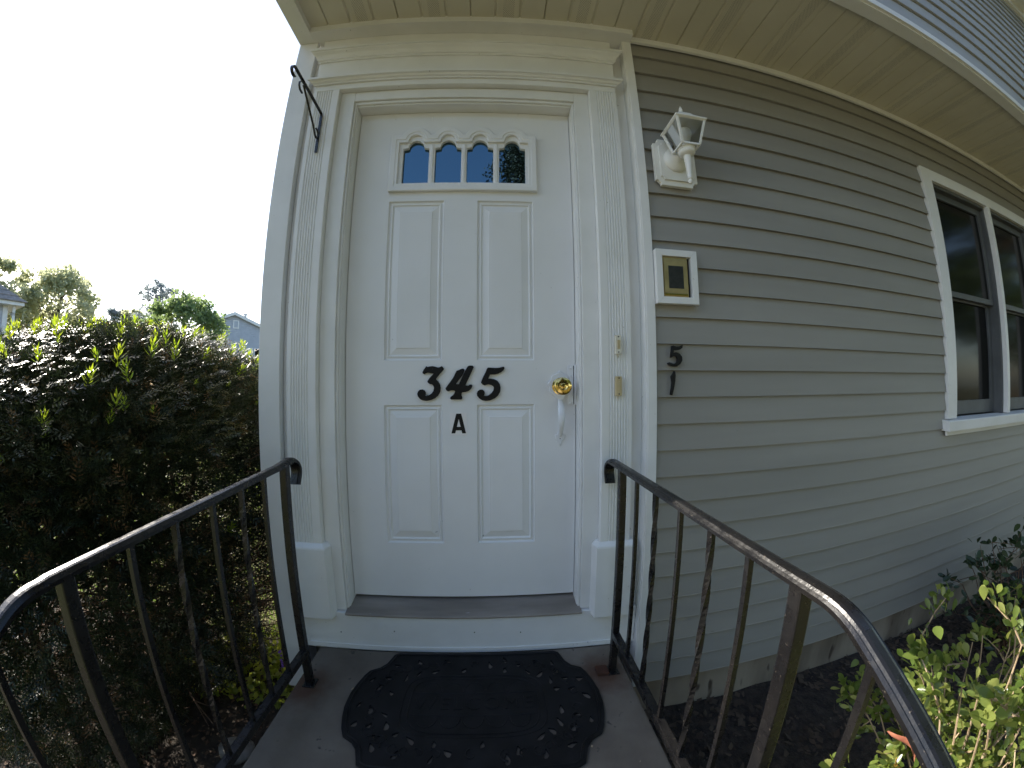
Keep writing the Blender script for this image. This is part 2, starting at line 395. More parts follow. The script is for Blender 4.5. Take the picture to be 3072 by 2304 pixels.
# corner board
mb = MB().box(-.762, -.673, -.089, -.069, -.222, 2.604).box(-.762, -.740, -.068, .10, -.222, 2.605)
mb.box(-.700, -.6745, -.0685, .03, -.20, 2.60)
mb.build('corner_board', T, house, .0025)
# trim post / channel between door surround and siding
mb = MB().box(.700, .736, -.106, -.086, -.222, 2.603).box(.694, .7095, -.1035, .03, -.215, 2.603)
mb.build('channel_post', T, house, .002)

# ---- door surround
sur = MB().box(-.6725, -.5255, -.062, .030, -.02, 2.6035).box(.5255, .6935, -.062, .030, -.02, 2.6035).build('door_surround', T, house)
mb = MB().box(-.6415, .6445, -.0895, -.062, 2.303, 2.603); mb.box(-.525, .525, -.0615, .02, 2.301, 2.60)
mb.build('frieze_board', T, sur, .002)
def molding(name, z, prof, x0, x1, y0):
    # mitred returns at both ends
    rings = []
    for x, s in ((x0, 1), (x1, -1)):
        rings.append([(x + s * (-d), y0 - d, z + h) for d, h in prof])
    rings_in = []
    m = MB(); m.loft([[(x0 - 0 - d, y0 - d, z + h) for d, h in prof], [(x1 + d, y0 - d, z + h) for d, h in prof]])
    return m.build(name, T, sur, .0008)
crown = [(0, -.004), (.006, -.004), (.006, .002), (.012, .004), (.013, .012), (.020, .024), (.031, .031), (.032, .036), (.038, .037), (.038, .050), (.0, .051)]
molding('crown_molding', 2.467, crown, -.640, .643, -.0897)
molding('bed_molding', 2.333, [(0, -.003), (.008, -.003), (.008, .003), (.015, .005), (.020, .011), (.029, .013), (.029, .024), (.022, .026), (.010, .030), (0, .038)], -.640, .643, -.0897)
mb = MB()
for s in (-1, 1):
    a, b_ = sorted((s * .463, s * .5248)); mb = MB().box(a, b_, -.066, .03, .168, 2.302); mb.build('casing', T, sur, .0025)
MB().box(-.4625, .4625, -.066, .02, 2.254, 2.300).build('head_casing', T, sur, .002)
for s in (-1, 1):
    a, b_ = sorted((s * .4515, s * .4628)); MB().box(a, b_, -.0495, .05, .172, 2.2535).build('jamb', T, sur, .002)
    a, b_ = sorted((s * .4545, s * .4627)); MB().box(a, b_, -.0575, -.0499, .172, 2.2535).build('jamb_bead', T, sur, .003)
MB().box(-.4512, .4512, -.0495, .019, 2.2335, 2.2535).build('head_jamb', T, sur, .002)
MB().box(-.4540, .4540, -.0575, -.0499, 2.2405, 2.2536).build('head_bead', T, sur, .003)
def pilaster(s):
    xs = [.5258]; ys = [-.0]
    cs = np.linspace(.5585, .6225, 7); poly = [(.5252, -.0622), (.5252, -.087), (.5275, -.0895)]
    for c in cs:
        for a in np.linspace(0, math.pi, 7):
            poly.append((c - .0036 * math.cos(a), -.0895 + .0036 * math.sin(a)))
    poly += [(.6425, -.0895), (.6445, -.087), (.6445, -.0622)]
    poly = [(s * x, y) for x, y in poly]
    return MB().pz(poly, .4605, 2.3025).build('pilaster', T, sur)
for s in (-1, 1): pilaster(s)
for s in (-1, 1):
    rings = []
    for z, i in ((.148, 0), (.440, 0), (.4465, .002), (.4605, .016)):
        x0, x1, y = .500 + i * .9, .6585, -.106 + i
        rings.append([(s * (x0 + .006), -.0625, z), (s * (x0 - .0), -.068, z), (s * (x0 + .010), y, z), (s * x1, y, z), (s * (x1 + .004), -.0625, z)])
    MB().loft(rings).build('plinth_block', T, sur, .0015)
# riser board and threshold
MB().box(-.628, .6925, -.0795, .03, .001, .1655).build('riser_board', T, sur, .002)
MB().box(-.628, .6, -.0835, -.0798, .0005, .022).build('riser_lip', T, sur, .001)
MB().px([(-.086, .1575), (-.088, .163), (-.084, .1680), (.0455, .1960), (.0455, .160)], -.4615, .4665).build('threshold', MT['sill'], sur, .0015)
# nail heads on riser
for x in (-.49, -.27, .045, .225):
    MB().lathe([(.0025, 0), (.0025, .001), (0, .0012)], (x, -.0796, .082 + .01 * math.sin(40 * x)), 'Y', 8).build('nail_head', MT['darkgap'], sur)

# ---- front door
DX0, DX1, DZ0, DZ1 = -.449, .449, .2000, 2.2310
PAN = {'UL': (-.296, -.071, 1.154, 1.803), 'UR': (.063, .288, 1.154, 1.803), 'LL': (-.297, -.071, .433, .981), 'LR': (.063, .287, .433, .981)}
WO = (-.262, .268, 1.872, 2.096)
mb = MB()
def fill(x0, x1, z0, z1): mb.box(x0, x1, 0, .044, z0, z1)
xs = sorted({DX0, DX1, -.2965, -.071, .063, .2875, WO[0], WO[1]})
fill(DX0, DX1, DZ0, .433); fill(DX0, DX1, .981, 1.154); fill(DX0, DX1, 1.803, WO[2]); fill(DX0, DX1, WO[3], DZ1)
for z0, z1 in ((.433, .981), (1.154, 1.803)):
    fill(DX0, -.2965, z0, z1); fill(-.071, .063, z0, z1); fill(.2875, DX1, z0, z1)
fill(DX0, WO[0], WO[2], WO[3]); fill(WO[1], DX1, WO[2], WO[3])
# weld the strips so the face reads as one pressed skin
me = bpy.data.meshes.new('front_door'); bm = bmesh.new()
vs = [bm.verts.new(v) for v in mb.v]
for f in mb.f: bm.faces.new([vs[i] for i in f])
bm.to_mesh(me); bm.free(); me.materials.append(MT['door'])
door = link('front_door', me, house); tag(door, 'white panelled front door with four arched panes')
for nm, (x0, x1, z0, z1) in PAN.items():
    x0, x1 = (-.2965, -.071) if x0 < 0 else (.063, .2875)
    prof = [(0, 0), (.0035, .0075), (.009, .0085), (.0115, .0045), (.016, .0035), (.019, .0075), (.0215, .0085), (.046, .0030), (.0475, .0012), (.060, .0008)]
    rings = [[(x0 + d, y, z0 + d), (x1 - d, y, z0 + d), (x1 - d, y, z1 - d), (x0 + d, y, z1 - d)] for d, y in prof]
    m = MB(); k = 4
    m.poly([p for r in rings for p in r], [(i * 4 + j, i * 4 + (j + 1) % 4, i * 4 + 4 + (j + 1) % 4, i * 4 + 4 + j) for i in range(len(rings) - 1) for j in range(4)] + [tuple((len(rings) - 1) * 4 + j for j in range(4))])
    p = m.build('door_panel', MT['door'], door)
    for poly in p.data.polygons:
        pass
ACX = (-.196, -.0615, .0705, .2045)
def outline(d):
    pts = [(-.301 + d, 1.842 + d), (.304 - d, 1.842 + d), (.304 - d, 2.104 - d)]
    Rr, cz, zv = .066 - d, 2.075, 2.104 - d
    dx = math.sqrt(max(Rr * Rr - (zv - cz) ** 2, 1e-6)); a0 = math.atan2(zv - cz, dx)
    for c in reversed(ACX):
        for a in np.linspace(a0, math.pi - a0, 13): pts.append((c + Rr * math.cos(a), cz + Rr * math.sin(a)))
    pts.append((-.301 + d, 2.104 - d)); return pts
def pane_outline(i, g=0.0):
    c = ACX[i]; w = .0525 + g; pts = [(c - w, 1.881 - g), (c + w, 1.881 - g), (c + w, 2.043 + g)]
    r = .0305 + g
    for a in np.linspace(0, math.pi, 13): pts.append((c + r * math.cos(a), 2.0515 + r * math.sin(a)))
    pts.append((c - w, 2.043 + g)); return pts
curve_mesh('window_frame', [outline(.003), outline(.019)], MT['door'], door, .0075, .0035, xz_y=-.0065)
curve_mesh('window_frame', [outline(.0225), outline(.031)], MT['door'], door, .006, .003, xz_y=-.0060)
curve_mesh('window_frame', [outline(.012)] + [pane_outline(i, .004) for i in range(4)], MT['door'], door, .006, .002, xz_y=.0035)
MB().px([(.000, 1.842), (-.014, 1.843), (-.017, 1.848), (-.015, 1.856), (-.009, 1.862), (-.007, 1.868), (.000, 1.870)], -.300, .303).build('window_ledge', MT['door'], door)
for i in range(3):
    c = (ACX[i] + ACX[i + 1]) / 2
    MB().pz([(c - .0085, .010), (c - .0085, -.002), (c - .004, -.009), (c + .004, -.009), (c + .0085, -.002), (c + .0085, .010)], 1.870, 2.062).build('mullion', MT['door'], door)
for i in range(4):
    curve_mesh('window_pane', [pane_outline(i, .007)], MT['pane'], door, .0015, 0, xz_y=.0125)
MB().box(WO[0], WO[1], .020, .042, WO[2], WO[3]).build('pane_backing', MT['darkgap'], door)
# handle set
def P2(pts, cx, cz): return [(cx + x, cz + z) for x, z in pts]
esc = [(0, .060), (.006, .050), (.013, .047), (.022, .043), (.031, .036), (.033, .028), (.038, .020), (.047, .006), (.040, -.004), (.040, -.016), (.034, -.028), (.022, -.036), (.014, -.044), (.012, -.054)]
esc = esc + [(-x, z) for x, z in reversed(esc[1:])]
curve_mesh('escutcheon', [smooth_poly(P2(esc, .3875, 1.052), 3)], MT['hardware'], door, .0022, .0014, xz_y=-.0036)
MB().lathe([(.0, -.002), (.030, -.002), (.034, .001), (.034, .004), (.026, .007), (.014, .009), (.0125, .024), (.018, .030), (.028, .036), (.0325, .043), (.034, .050), (.0325, .056), (.026, .060), (.016, .0605), (.0115, .057), (.0105, .0575), (.0080, .0585), (.0, .0585)], (.3895, -.003, 1.0515), 'Y', 40).build('door_knob', MT['brass'], door, 0, True)
MB().box(.3885, .3905, -.0625, -.0610, 1.0475, 1.0555).build('keyhole', MT['darkgap'], door)
grip = []
for t in np.linspace(0, 1, 17):
    z = 1.000 - t * .145; y = -.004 - .034 * math.sin(math.pi * min(1, t * 1.02)) ** .75
    w = .006 + .0055 * math.sin(math.pi * t) ** .8 + .003 * (1 - t)
    grip.append([(.3875 + w * math.cos(a), y - .0055 * math.sin(a), z) for a in (2 * math.pi * j / 10 for j in range(10))])
MB().loft(grip).build('pull_grip', MT['hardware'], door, 0, True)
arw = [(0, .022), (.007, .018), (.009, .011), (.019, .008), (.016, -.004), (.011, -.012), (.006, -.016), (.004, -.024), (0, -.033)]
arw = arw + [(-x, z) for x, z in reversed(arw[1:-1])]
curve_mesh('grip_foot', [P2(arw, .3875, .8515)], MT['hardware'], door, .001, .0012, xz_y=-.0018)
MB().box(.4195, .4410, -.0050, -.0004, .9785, 1.1335).build('latch_guard', MT['hardware'], door, .0012)
MB().box(.4440, .4510, -.0120, -.0004, .9785, 1.1335).build('latch_guard', MT['hardware'], door, .0012)
MB().box(.4412, .4438, -.0020, -.0005, .980, 1.132).build('latch_gap', MT['darkgap'], door)
for z in (1.122, 1.090, 1.018, .986):
    MB().lathe([(.0042, 0), (.0042, .0012), (.0028, .0026), (0, .003)], (.430, -.005, z), 'Y', 12).build('screw_head', MT['hardware'], door, 0, True)
for x, z in ((.3875, 1.092), (.3875, 1.013), (.3875, .846)):
    MB().lathe([(.0020, 0), (.0020, .0016), (0, .0017)], (x, -.0030, z), 'Y', 10).build('screw_head', MT['darkgap'], door)
MB().box(-.448, .448, .004, .04, .1968, .1998).build('door_sweep', MT['darkgap'], door)
# two old filled hook holes above the window
for x in (-.30, -.135): MB().lathe([(.004, 0), (.003, .0015), (0, .002)], (x, 0, 2.206), 'Y', 10).build('filled_hole', MT['door'], door)

# ---- twin window
win = MB().box(2.590, WX0, -.1065, -.0845, .858, 2.3345).box(WX1, 4.355, -.1065, -.0845, .858, 2.3345).box(WX0 + .0003, WX1 - .0003, -.1060, -.0845, 2.2625, 2.334).build('window', T, house, .002)
MB().box(3.4470, 3.4900, -.1055, -.0755, .8605, 2.2622).build('window_mullion', T, win, .002)
MB().px([(-.136, .793), (-.136, .846), (-.133, .8515), (-.04, .860), (-.04, .80)], 2.553, 4.395).build('window_sill', T, win, .0015)
MB().box(2.57, 4.38, -.112, -.1005, .768, .7925).build('sill_apron', T, win, .002)
MB().box(3.4475, 3.4895, -.0750, .03, .8605, 2.2622).build('mullion_core', MT['sash'], win)
for x0, x1 in ((WX0, 3.4470), (3.4900, WX1)):
    MB().box(x0 + .0005, x0 + .020, -.083, .03, .862, 2.2620).box(x1 - .020, x1 - .0008, -.0745, .03, .862, 2.2620).box(x0 + .0205, x1 - .0205, -.083, .03, 2.242, 2.2620).build('window_jamb', MT['sash'], win)
    for z0, z1, yy in ((1.570, 2.2415, -.052), (.866, 1.605, -.020)):
        fr = MB(); a, b_ = x0 + .0208, x1 - .0208; w = .048
        fr.box(a, a + w, yy, yy + .030, z0, z1).box(b_ - w, b_, yy, yy + .030, z0, z1).box(a + w, b_ - w, yy, yy + .029, z0, z0 + (.085 if z0 < 1 else .035)).box(a + w, b_ - w, yy, yy + .029, z1 - .045, z1)
        s_ = fr.build('window_sash', MT['sash'], win, .002)
        MB().box(a + w - .004, b_ - w + .004, yy + .012, yy + .016, z0 + .03, z1 - .04).build('window_pane', MT['wpane'], win)
    MB().box(x0, x1, .060, .064, .85, 2.27).build('window_backing', MT['darkgap'], win)

# ---- soffit, its border and the overhanging upper storey
SZ = 2.635
sof = MB().box(-.690, 8.0, -.5325, -.10, SZ + .012, SZ + .030).build('soffit', MT['soffit'], house)
pan0 = None
x = -.476 - .2415 + .0235
PW = .315
i = 0; x = -.690
x = -.476 - .0525 - .105 - .0565
k = 0
xx = -.476 - .105 - .315 * 0 - .105
for k in range(-1, 28):
    a = -.476 + .315 * k - .1315
    b_ = a + .315
    if b_ > 8.0: break
    a0 = max(a, -.690)
    pr = [(a0, SZ + .011)]
    if a0 == a: pr += [(a, SZ + .007), (a + .004, SZ)]
    else: pr += [(a0, SZ)]
    for g in (.105, .210):
        gx = a + g
        if gx - .008 > a0: pr += [(gx - .007, SZ), (gx - .002, SZ + .006), (gx + .002, SZ + .006), (gx + .007, SZ)]
    pr += [(b_ - .004, SZ), (b_ - .0005, SZ + .007), (b_ - .0005, SZ + .011)]
    MB().py(pr, -.5320, -.0855).build('soffit_panel', MT['soffit'], sof)
MB().box(.7365, 8.0, -.1125, -.0995, 2.604, 2.6345).build('soffit_channel', T, sof, .001)
MB().box(-.764, -.690, -.588, -.0685, 2.6055, 2.66).build('soffit_border', T, sof, .001)
MB().box(-.6895, .735, -.146, -.0610, 2.6045, 2.650).build('soffit_border', T, sof, .001)
MB().box(-.6895, 8.0, -.588, -.5325, 2.618, 2.66).build('soffit_border', T, sof, .001)
upper = MB().box(-.765, 8.0, -.5855, 8.2, 2.661, 4.50).build('upper_wall', MT['lit_tone_upper_vinyl'], house)
MB().box(-.768, 8.0, -.601, -.5865, 2.628, 2.668).build('starter_trim', T, upper, .0015)
ub = None
for k in range(14):
    if ub is None: ub = MB().px(board_profile(0, 0, .127), -.70, 8.0).build('siding_board', MT['lit_tone_upper_vinyl'], upper); o = ub
    else: o = link('siding_board', ub.data, upper)
    o.location = (0, -.600, 2.668 + .127 * k)
MB().box(-.775, -.70, -.608, -.586, 2.67, 4.50).build('corner_board', T, upper, .002)
MB().box(-.78, 8.0, -.620, -.586, 4.42, 4.56).build('frieze_board', T, upper, .002)
MB().box(-1.0, 8.2, -.70, -.560, 4.56, 4.585).build('eave_soffit', T, upper, .002)
MB().box(-1.0, 8.2, -.725, -.701, 4.54, 4.72).build('fascia', T, upper, .002)
MB().px([(-.726, 4.70), (-.726, 4.60), (-.80, 4.595), (-.845, 4.64), (-.845, 4.70)], -1.0, 8.2).build('gutter', MT['gutter'], upper, .003)
MB().px([(-.98, 4.72), (3.9, 7.05), (8.5, 4.72), (8.5, 4.64), (3.9, 6.95), (-.98, 4.64)], -1.05, 8.3).build('roof', MT['roof'], house)
MB().px([(-.57, 4.51), (3.9, 6.9), (8.19, 4.51)], -.76, 8.0).build('gable_wall', MT['lit_tone_upper_vinyl'], house)

# ------------------------------------------------------------------ stoop and steps
st = empty('stoop', (0, -.7, GZ), 'concrete stoop with steps in front of the white door', 'stoop')
me_l = MB().box(-.586, .6035, -1.05, -.084, -.60, 0.0).build('landing', MT['concrete'], st, .008)
MB().box(-.586, .6035, -1.35, -1.051, -.60, -.14).build('step', MT['concrete'], st, .008)
MB().box(-.586, .6035, -1.65, -1.351, -.60, -.28).build('step', MT['concrete'], st, .008)

# ------------------------------------------------------------------ railings
def sweep_rail(X, path, prof, name, parent, mat):
    pts = [Vector((0, y, z)) for y, z in path]; rings = []
    for i, p in enumerate(pts):
        t = (pts[min(i + 1, len(pts) - 1)] - pts[max(i - 1, 0)]).normalized()
        n = Vector((0, -t.z, t.y))
        if n.z < 0 and i < 3: pass
        sc_ = 1.0
        rings.append([(X + u, p.y + n.y * v, p.z + n.z * v) for u, v in prof])
    return MB().loft(rings).build(name, mat, parent, 0, False)
CAP = [(u * .92, v * .95) for u, v in ((-.0195, -.010), (-.0205, -.002), (-.0165, .002), (-.0140, .0005), (-.0110, .0045), (-.0060, .0060), (.0060, .0060), (.0110, .0045), (.0140, .0005), (.0165, .002), (.0205, -.002), (.0195, -.010), (.010, -.0105), (.010, -.013), (-.010, -.013), (-.010, -.0105))]
def railing(X, lab, zt0, zt1, bal, posts, zb0, zb1, ye):
    rl = empty('handrail', (X, -1.0, 0), lab, 'railing', 'iron handrails either side of the stoop')
    zt = lambda y: zt0 + (zt1 - zt0) * (y + .2) / (-.8)
    slope = .64
    ytop = lambda y: zt(y) if y > -1.0 else zt(-1.0) - slope * (-1.0 - y)
    path = []
    for a in np.linspace(math.pi * 1.12, math.pi * .5, 12):            # curled end towards the door
        path.append((ye - .050 - .050 * math.cos(a) * 1.0, zt(-.15) - .0075 - .048 + .048 * math.sin(a)))
    path = [(ye - .014, zt(-.15) - .100)] + path
    for y in np.linspace(ye - .11, -.955, 10): path.append((y, zt(y) - .0075))
    for y in np.linspace(-.97, -1.03, 6):
        w = (y + 1.03) / .06
        path.append((y, zt(-1.0) - .0075 - slope * .03 * (1 - w) ** 2 * .9))
    y_, z_ = path[-1]
    for d in np.linspace(.06, .85, 8): path.append((y_ - d, z_ - d * slope))
    sweep_rail(X, path[::-1], CAP, 'top_rail', rl, MT['iron'])
    zb = lambda y: zb0 + (zb1 - zb0) * (y + .2) / (-.8)
    MB().box(X - .0125, X + .0125, -.925, posts[0][0] + .010, (zb0 + zb1) / 2 - .0125, (zb0 + zb1) / 2 + .0125).build('bottom_rail', MT['iron'], rl, .002)
    m = MB(); a = [(-.945, zb(-.9)), (-1.84, zb(-.9) - .895 * slope)]
    m.loft([[(X - .0125, y, z - .0125), (X + .0125, y, z - .0125), (X + .0125, y, z + .0125), (X - .0125, y, z + .0125)] for y, z in a]).build('bottom_rail', MT['iron'], rl, .002)
    for y, foot in posts:
        MB().box(X - .0120, X + .0120, y - .0120, y + .0120, foot, ytop(y) - .016).build('post', MT['iron'], rl, .003)
        MB().box(X - .022, X + .022, y - .022, y + .022, foot - .002, foot + .005).build('foot_plate', MT['iron'], rl, .002)
    for i, y in enumerate(bal):
        b0 = zb(y) if y > -.93 else zb(-.9) - slope * (-.945 - y)
        b1 = ytop(y) - .017; h = .0052
        tw = (i % 2 == 1) and i < 5
        n = 40 if tw else 2; rings = []
        for t in np.linspace(0, 1, n):
            an = (math.pi * 2.6 * min(1, max(0, (t - .06) / .88))) if tw else 0
            hh = h * (1.12 if tw else 1)
            rings.append([(X + hh * 1.414 * math.cos(an + math.pi / 4 + q * math.pi / 2), y + hh * 1.414 * math.sin(an + math.pi / 4 + q * math.pi / 2), b0 + (b1 - b0) * t) for q in range(4)])
        MB().loft(rings).build('baluster', MT['iron'], rl)
    return rl
rl = railing(.553, 'black iron handrail on the siding side, its upper end sunlit beyond the shade', .792, .787,
        (-.345, -.465, -.590, -.707, -.817, -1.050, -1.165, -1.28, -1.395, -1.51, -1.625, -1.74), ((-.225, 0.0), (-.927, 0.0), (-1.84, GZ)), .165, .165, -.092)
MB().box(.492, .536, -.246, -.203, .0005, .012).build('rust_block', surf('rusty_iron', (.045, .016, .008), (.10, .035, .016), 30, .9, .6, .003, 90), rl, .003)
railing(-.535, 'black iron handrail beside the yew hedge with a bright glint on its bend', .823, .774,
        (-.383, -.481, -.583, -.694, -.801, -1.065, -1.18, -1.295, -1.41, -1.525, -1.64, -1.755), ((-.278, 0.0), (-.928, 0.0), (-1.84, GZ)), .145, .130, -.205)

# ------------------------------------------------------------------ doormat
mat_e = empty('doormat', (.05, -.34, .001), 'black rubber scrolled doormat with cut-out holes on the stoop', 'doormat')
mcx, mcy = .052, -.338
q = [(.0, .238), (.16, .238), (.300, .236), (.318, .226), (.325, .205), (.335, .178), (.355, .155), (.372, .146), (.388, .138), (.402, .112), (.415, .070), (.423, .030)]
half = q + [(.424, 0)] + [(x, -y) for x, y in reversed(q[1:])] + [(0, -.238)]
omat = [(mcx + x, mcy + y) for x, y in half] + [(mcx - x, mcy + y) for x, y in reversed(half[1:-1])]
holes = []
rh = random.Random(5)
def blob(cx, cy, a, l, w):
    pts = []
    for i in range(9):
        t = 2 * math.pi * i / 9
        u = l * math.cos(t) * (1 + .25 * math.sin(t + rh.random())); v = w * math.sin(t) * (1 - .45 * math.cos(t)) * rh.uniform(.8, 1.15)
        pts.append((cx + u * math.cos(a) - v * math.sin(a), cy + u * math.sin(a) + v * math.cos(a)))
    return pts
ring = []
for i in range(66):
    t = 2 * math.pi * (i + rh.uniform(-.3, .3)) / 66
    kx, ky = ((.378, .200), (.335, .176), (.285, .150))[i % 3]
    ex = abs(math.cos(t)) ** .62 * math.copysign(1, math.cos(t)); ey = abs(math.sin(t)) ** .62 * math.copysign(1, math.sin(t))
    px_, py_ = mcx + kx * ex, mcy + ky * ey
    dx, dy = abs(px_ - mcx), abs(py_ - mcy)
    if dx > .31 and dy > .13: continue
    if any((px_ - a) ** 2 + (py_ - b) ** 2 < .038 ** 2 for a, b in ring): continue
    ring.append((px_, py_)); holes.append(blob(px_, py_, rh.uniform(0, 3.14), rh.uniform(.013, .021), rh.uniform(.006, .011)))
curve_mesh('mat_base', [omat] + holes, MT['rubber'], mat_e, .0025, .0015, z0=.0045)
# raised scrolls: rim, inner frame and leaf curls
def rim(scale, name, r=.004):
    pts = [(mcx + (x - mcx) * scale, mcy + (y - mcy) * scale, .009) for x, y in omat]
    MB().tube(pts + [pts[0]], r, 6).build(name, MT['rubber'], mat_e, 0, True)
rim(.965, 'mat_rim')
for s in (1.0, .90):
    fr = [(mcx + .235 * s * cx_, mcy + .125 * s * cy_, .0085) for cx_, cy_ in [(math.copysign(abs(math.cos(t)) ** .45, math.cos(t)), math.copysign(abs(math.sin(t)) ** .45, math.sin(t))) for t in np.linspace(0, 2 * math.pi, 49)]]
    MB().tube(fr, .0028, 6).build('mat_frame_ridge', MT['rubber'], mat_e, 0, True)
for y in (-.045, .045):
    MB().tube([(mcx - .205, mcy + y, .0082), (mcx + .205, mcy + y, .0082)], .0022, 6).build('mat_band_ridge', MT['rubber'], mat_e, 0, True)
for sgn in (-1, 1):
    for i in range(5):
        cx_ = mcx - .148 + i * .074
        MB().tube([(cx_ + .034 * math.cos(t), mcy + sgn * (.052 + .040 * math.sin(t)), .0082) for t in np.linspace(0, math.pi, 13)], .0022, 6).build('mat_scallop', MT['rubber'], mat_e, 0, True)
text_mesh('mat_lettering', 'WELCOME', .070, MT['rubber'], mat_e, (mcx, mcy, .0085), .0014)
for i in range(46):
    t = 2 * math.pi * (i + .5) / 46
    ex = abs(math.cos(t)) ** .6 * math.copysign(1, math.cos(t)); ey = abs(math.sin(t)) ** .6 * math.copysign(1, math.sin(t))
    cx_, cy_ = mcx + .335 * ex, mcy + .182 * ey
    if abs(cx_ - mcx) > .30 and abs(cy_ - mcy) > .15: continue
    a0 = rh.uniform(0, 6.28); sg = rh.choice((-1, 1)); rr_ = rh.uniform(.016, .026)
    pts = [(cx_ + rr_ * (1 - .75 * u) * math.cos(a0 + sg * u * 5.2), cy_ + rr_ * (1 - .75 * u) * math.sin(a0 + sg * u * 5.2), .0085) for u in np.linspace(0, 1, 14)]
    MB().tube(pts, [.0032 * (1 - .5 * u) for u in np.linspace(0, 1, 14)], 6).build('mat_scroll', MT['rubber'], mat_e, 0, True)

# ------------------------------------------------------------------ numerals and letter
N3 = [(-0.1295, 1.1281), (-0.1243, 1.1252), (-0.1166, 1.1278), (-0.1062, 1.1289), (-0.0958, 1.1268), (-0.0855, 1.1233), (-0.0769, 1.1251), (-0.0713, 1.1285), (-0.0674, 1.125), (-0.0644, 1.1198), (-0.0717, 1.1103), (-0.0821, 1.0982), (-0.0959, 1.0792), (-0.0855, 1.0705), (-0.0787, 1.0584), (-0.0766, 1.0462), (-0.0787, 1.0324), (-0.0857, 1.0186), (-0.0978, 1.0082), (-0.1133, 1.0014), (-0.1288, 0.9985), (-0.1427, 1.0006), (-0.153, 1.0059), (-0.1608, 1.0154), (-0.163, 1.0241), (-0.1607, 1.0318), (-0.1547, 1.0379), (-0.146, 1.0396), (-0.1382, 1.0361), (-0.1336, 1.0274), (-0.1348, 1.0196), (-0.1374, 1.0162), (-0.1288, 1.0156), (-0.1184, 1.0178), (-0.108, 1.0247), (-0.1011, 1.0342), (-0.0985, 1.0463), (-0.1011, 1.055), (-0.1062, 1.0619), (-0.1166, 1.0633), (-0.1226, 1.068), (-0.1238, 1.0724), (-0.1183, 1.081), (-0.1097, 1.0914), (-0.0976, 1.1043), (-0.1062, 1.1035), (-0.1148, 1.1052), (-0.1235, 1.107), (-0.1304, 1.1053), (-0.1364, 1.101), (-0.1416, 1.1027), (-0.143, 1.107), (-0.1373, 1.1174)]
N4 = [(0.031, 1.1293), (0.0387, 1.131), (0.0474, 1.1305), (0.05, 1.1267), (0.0456, 1.1171), (0.0386, 1.1014), (0.0282, 1.0788), (0.0169, 1.0554), (0.023, 1.0536), (0.0307, 1.0536), (0.0376, 1.0576), (0.0428, 1.0574), (0.0445, 1.0527), (0.0402, 1.044), (0.0315, 1.0362), (0.0195, 1.0319), (0.0057, 1.0306), (0.0025, 1.0251), (0.003, 1.0173), (0.006, 1.0112), (0.0056, 1.0051), (0.003, 1.0029), (-0.034, 1.0031), (-0.0375, 1.0062), (-0.0357, 1.0114), (-0.0288, 1.0157), (-0.0228, 1.0217), (-0.0185, 1.0312), (-0.0176, 1.0356), (-0.0236, 1.0382), (-0.0339, 1.0388), (-0.0408, 1.0366), (-0.0469, 1.0348), (-0.0529, 1.0392), (-0.0549, 1.0444), (-0.0477, 1.0548), (-0.0373, 1.0686), (-0.0252, 1.0859), (-0.0183, 1.0998), (-0.0131, 1.1111), (-0.0045, 1.1137), (0.0042, 1.118), (0.0111, 1.1192), (0.014, 1.1162), (0.0119, 1.1075), (0.0058, 1.0945), (-0.0063, 1.0789), (-0.0184, 1.0616), (-0.0175, 1.059), (-0.0046, 1.0589), (0.0041, 1.0772), (0.0145, 1.0997), (0.024, 1.1188)]
N5 = [(0.1072, 1.1232), (0.1185, 1.1227), (0.1359, 1.1215), (0.1499, 1.1227), (0.1604, 1.1258), (0.1674, 1.1262), (0.1688, 1.1223), (0.1656, 1.1153), (0.1568, 1.1083), (0.1446, 1.1022), (0.1323, 1.0996), (0.1132, 1.0993), (0.1088, 1.0891), (0.1044, 1.0795), (0.1148, 1.0804), (0.1287, 1.0786), (0.1409, 1.0724), (0.1496, 1.061), (0.1534, 1.047), (0.1516, 1.0312), (0.1442, 1.0173), (0.132, 1.0069), (0.1146, 0.9991), (0.0972, 0.9972), (0.0851, 0.9994), (0.073, 1.0073), (0.066, 1.016), (0.0647, 1.0247), (0.0678, 1.0326), (0.0748, 1.0377), (0.0834, 1.038), (0.0903, 1.0333), (0.0924, 1.0254), (0.0903, 1.0185), (0.0868, 1.0141), (0.0972, 1.0127), (0.1094, 1.0157), (0.1216, 1.0253), (0.1286, 1.0366), (0.1304, 1.0471), (0.1269, 1.0541), (0.1182, 1.0594), (0.1078, 1.0612), (0.0991, 1.0594), (0.093, 1.0574), (0.0861, 1.0604), (0.0809, 1.0665), (0.0827, 1.0735), (0.0905, 1.0909), (0.0993, 1.1083), (0.1037, 1.1197)]
S5 = [(0.7988, 1.1996), (0.8051, 1.2017), (0.8155, 1.198), (0.8302, 1.1991), (0.8422, 1.2043), (0.8407, 1.1954), (0.8299, 1.1888), (0.8152, 1.1866), (0.8048, 1.1865), (0.8028, 1.1732), (0.8149, 1.176), (0.8295, 1.1716), (0.8385, 1.1603), (0.8395, 1.147), (0.8308, 1.1337), (0.8181, 1.1252), (0.8014, 1.1248), (0.787, 1.1296), (0.7817, 1.1352), (0.7871, 1.1379), (0.8015, 1.1327), (0.8128, 1.1335), (0.8205, 1.1431), (0.8216, 1.1544), (0.8146, 1.1631), (0.8042, 1.1637), (0.795, 1.1598), (0.7971, 1.1788)]
S1 = [(0.8065, 1.1045), (0.8093, 1.1018), (0.8104, 1.0905), (0.8089, 1.0698), (0.8046, 1.0472), (0.799, 1.0246), (0.7965, 1.0171), (0.7932, 1.0171), (0.7916, 1.0209), (0.795, 1.0397), (0.7985, 1.0622), (0.7969, 1.0736), (0.7942, 1.0848), (0.7997, 1.0924)]
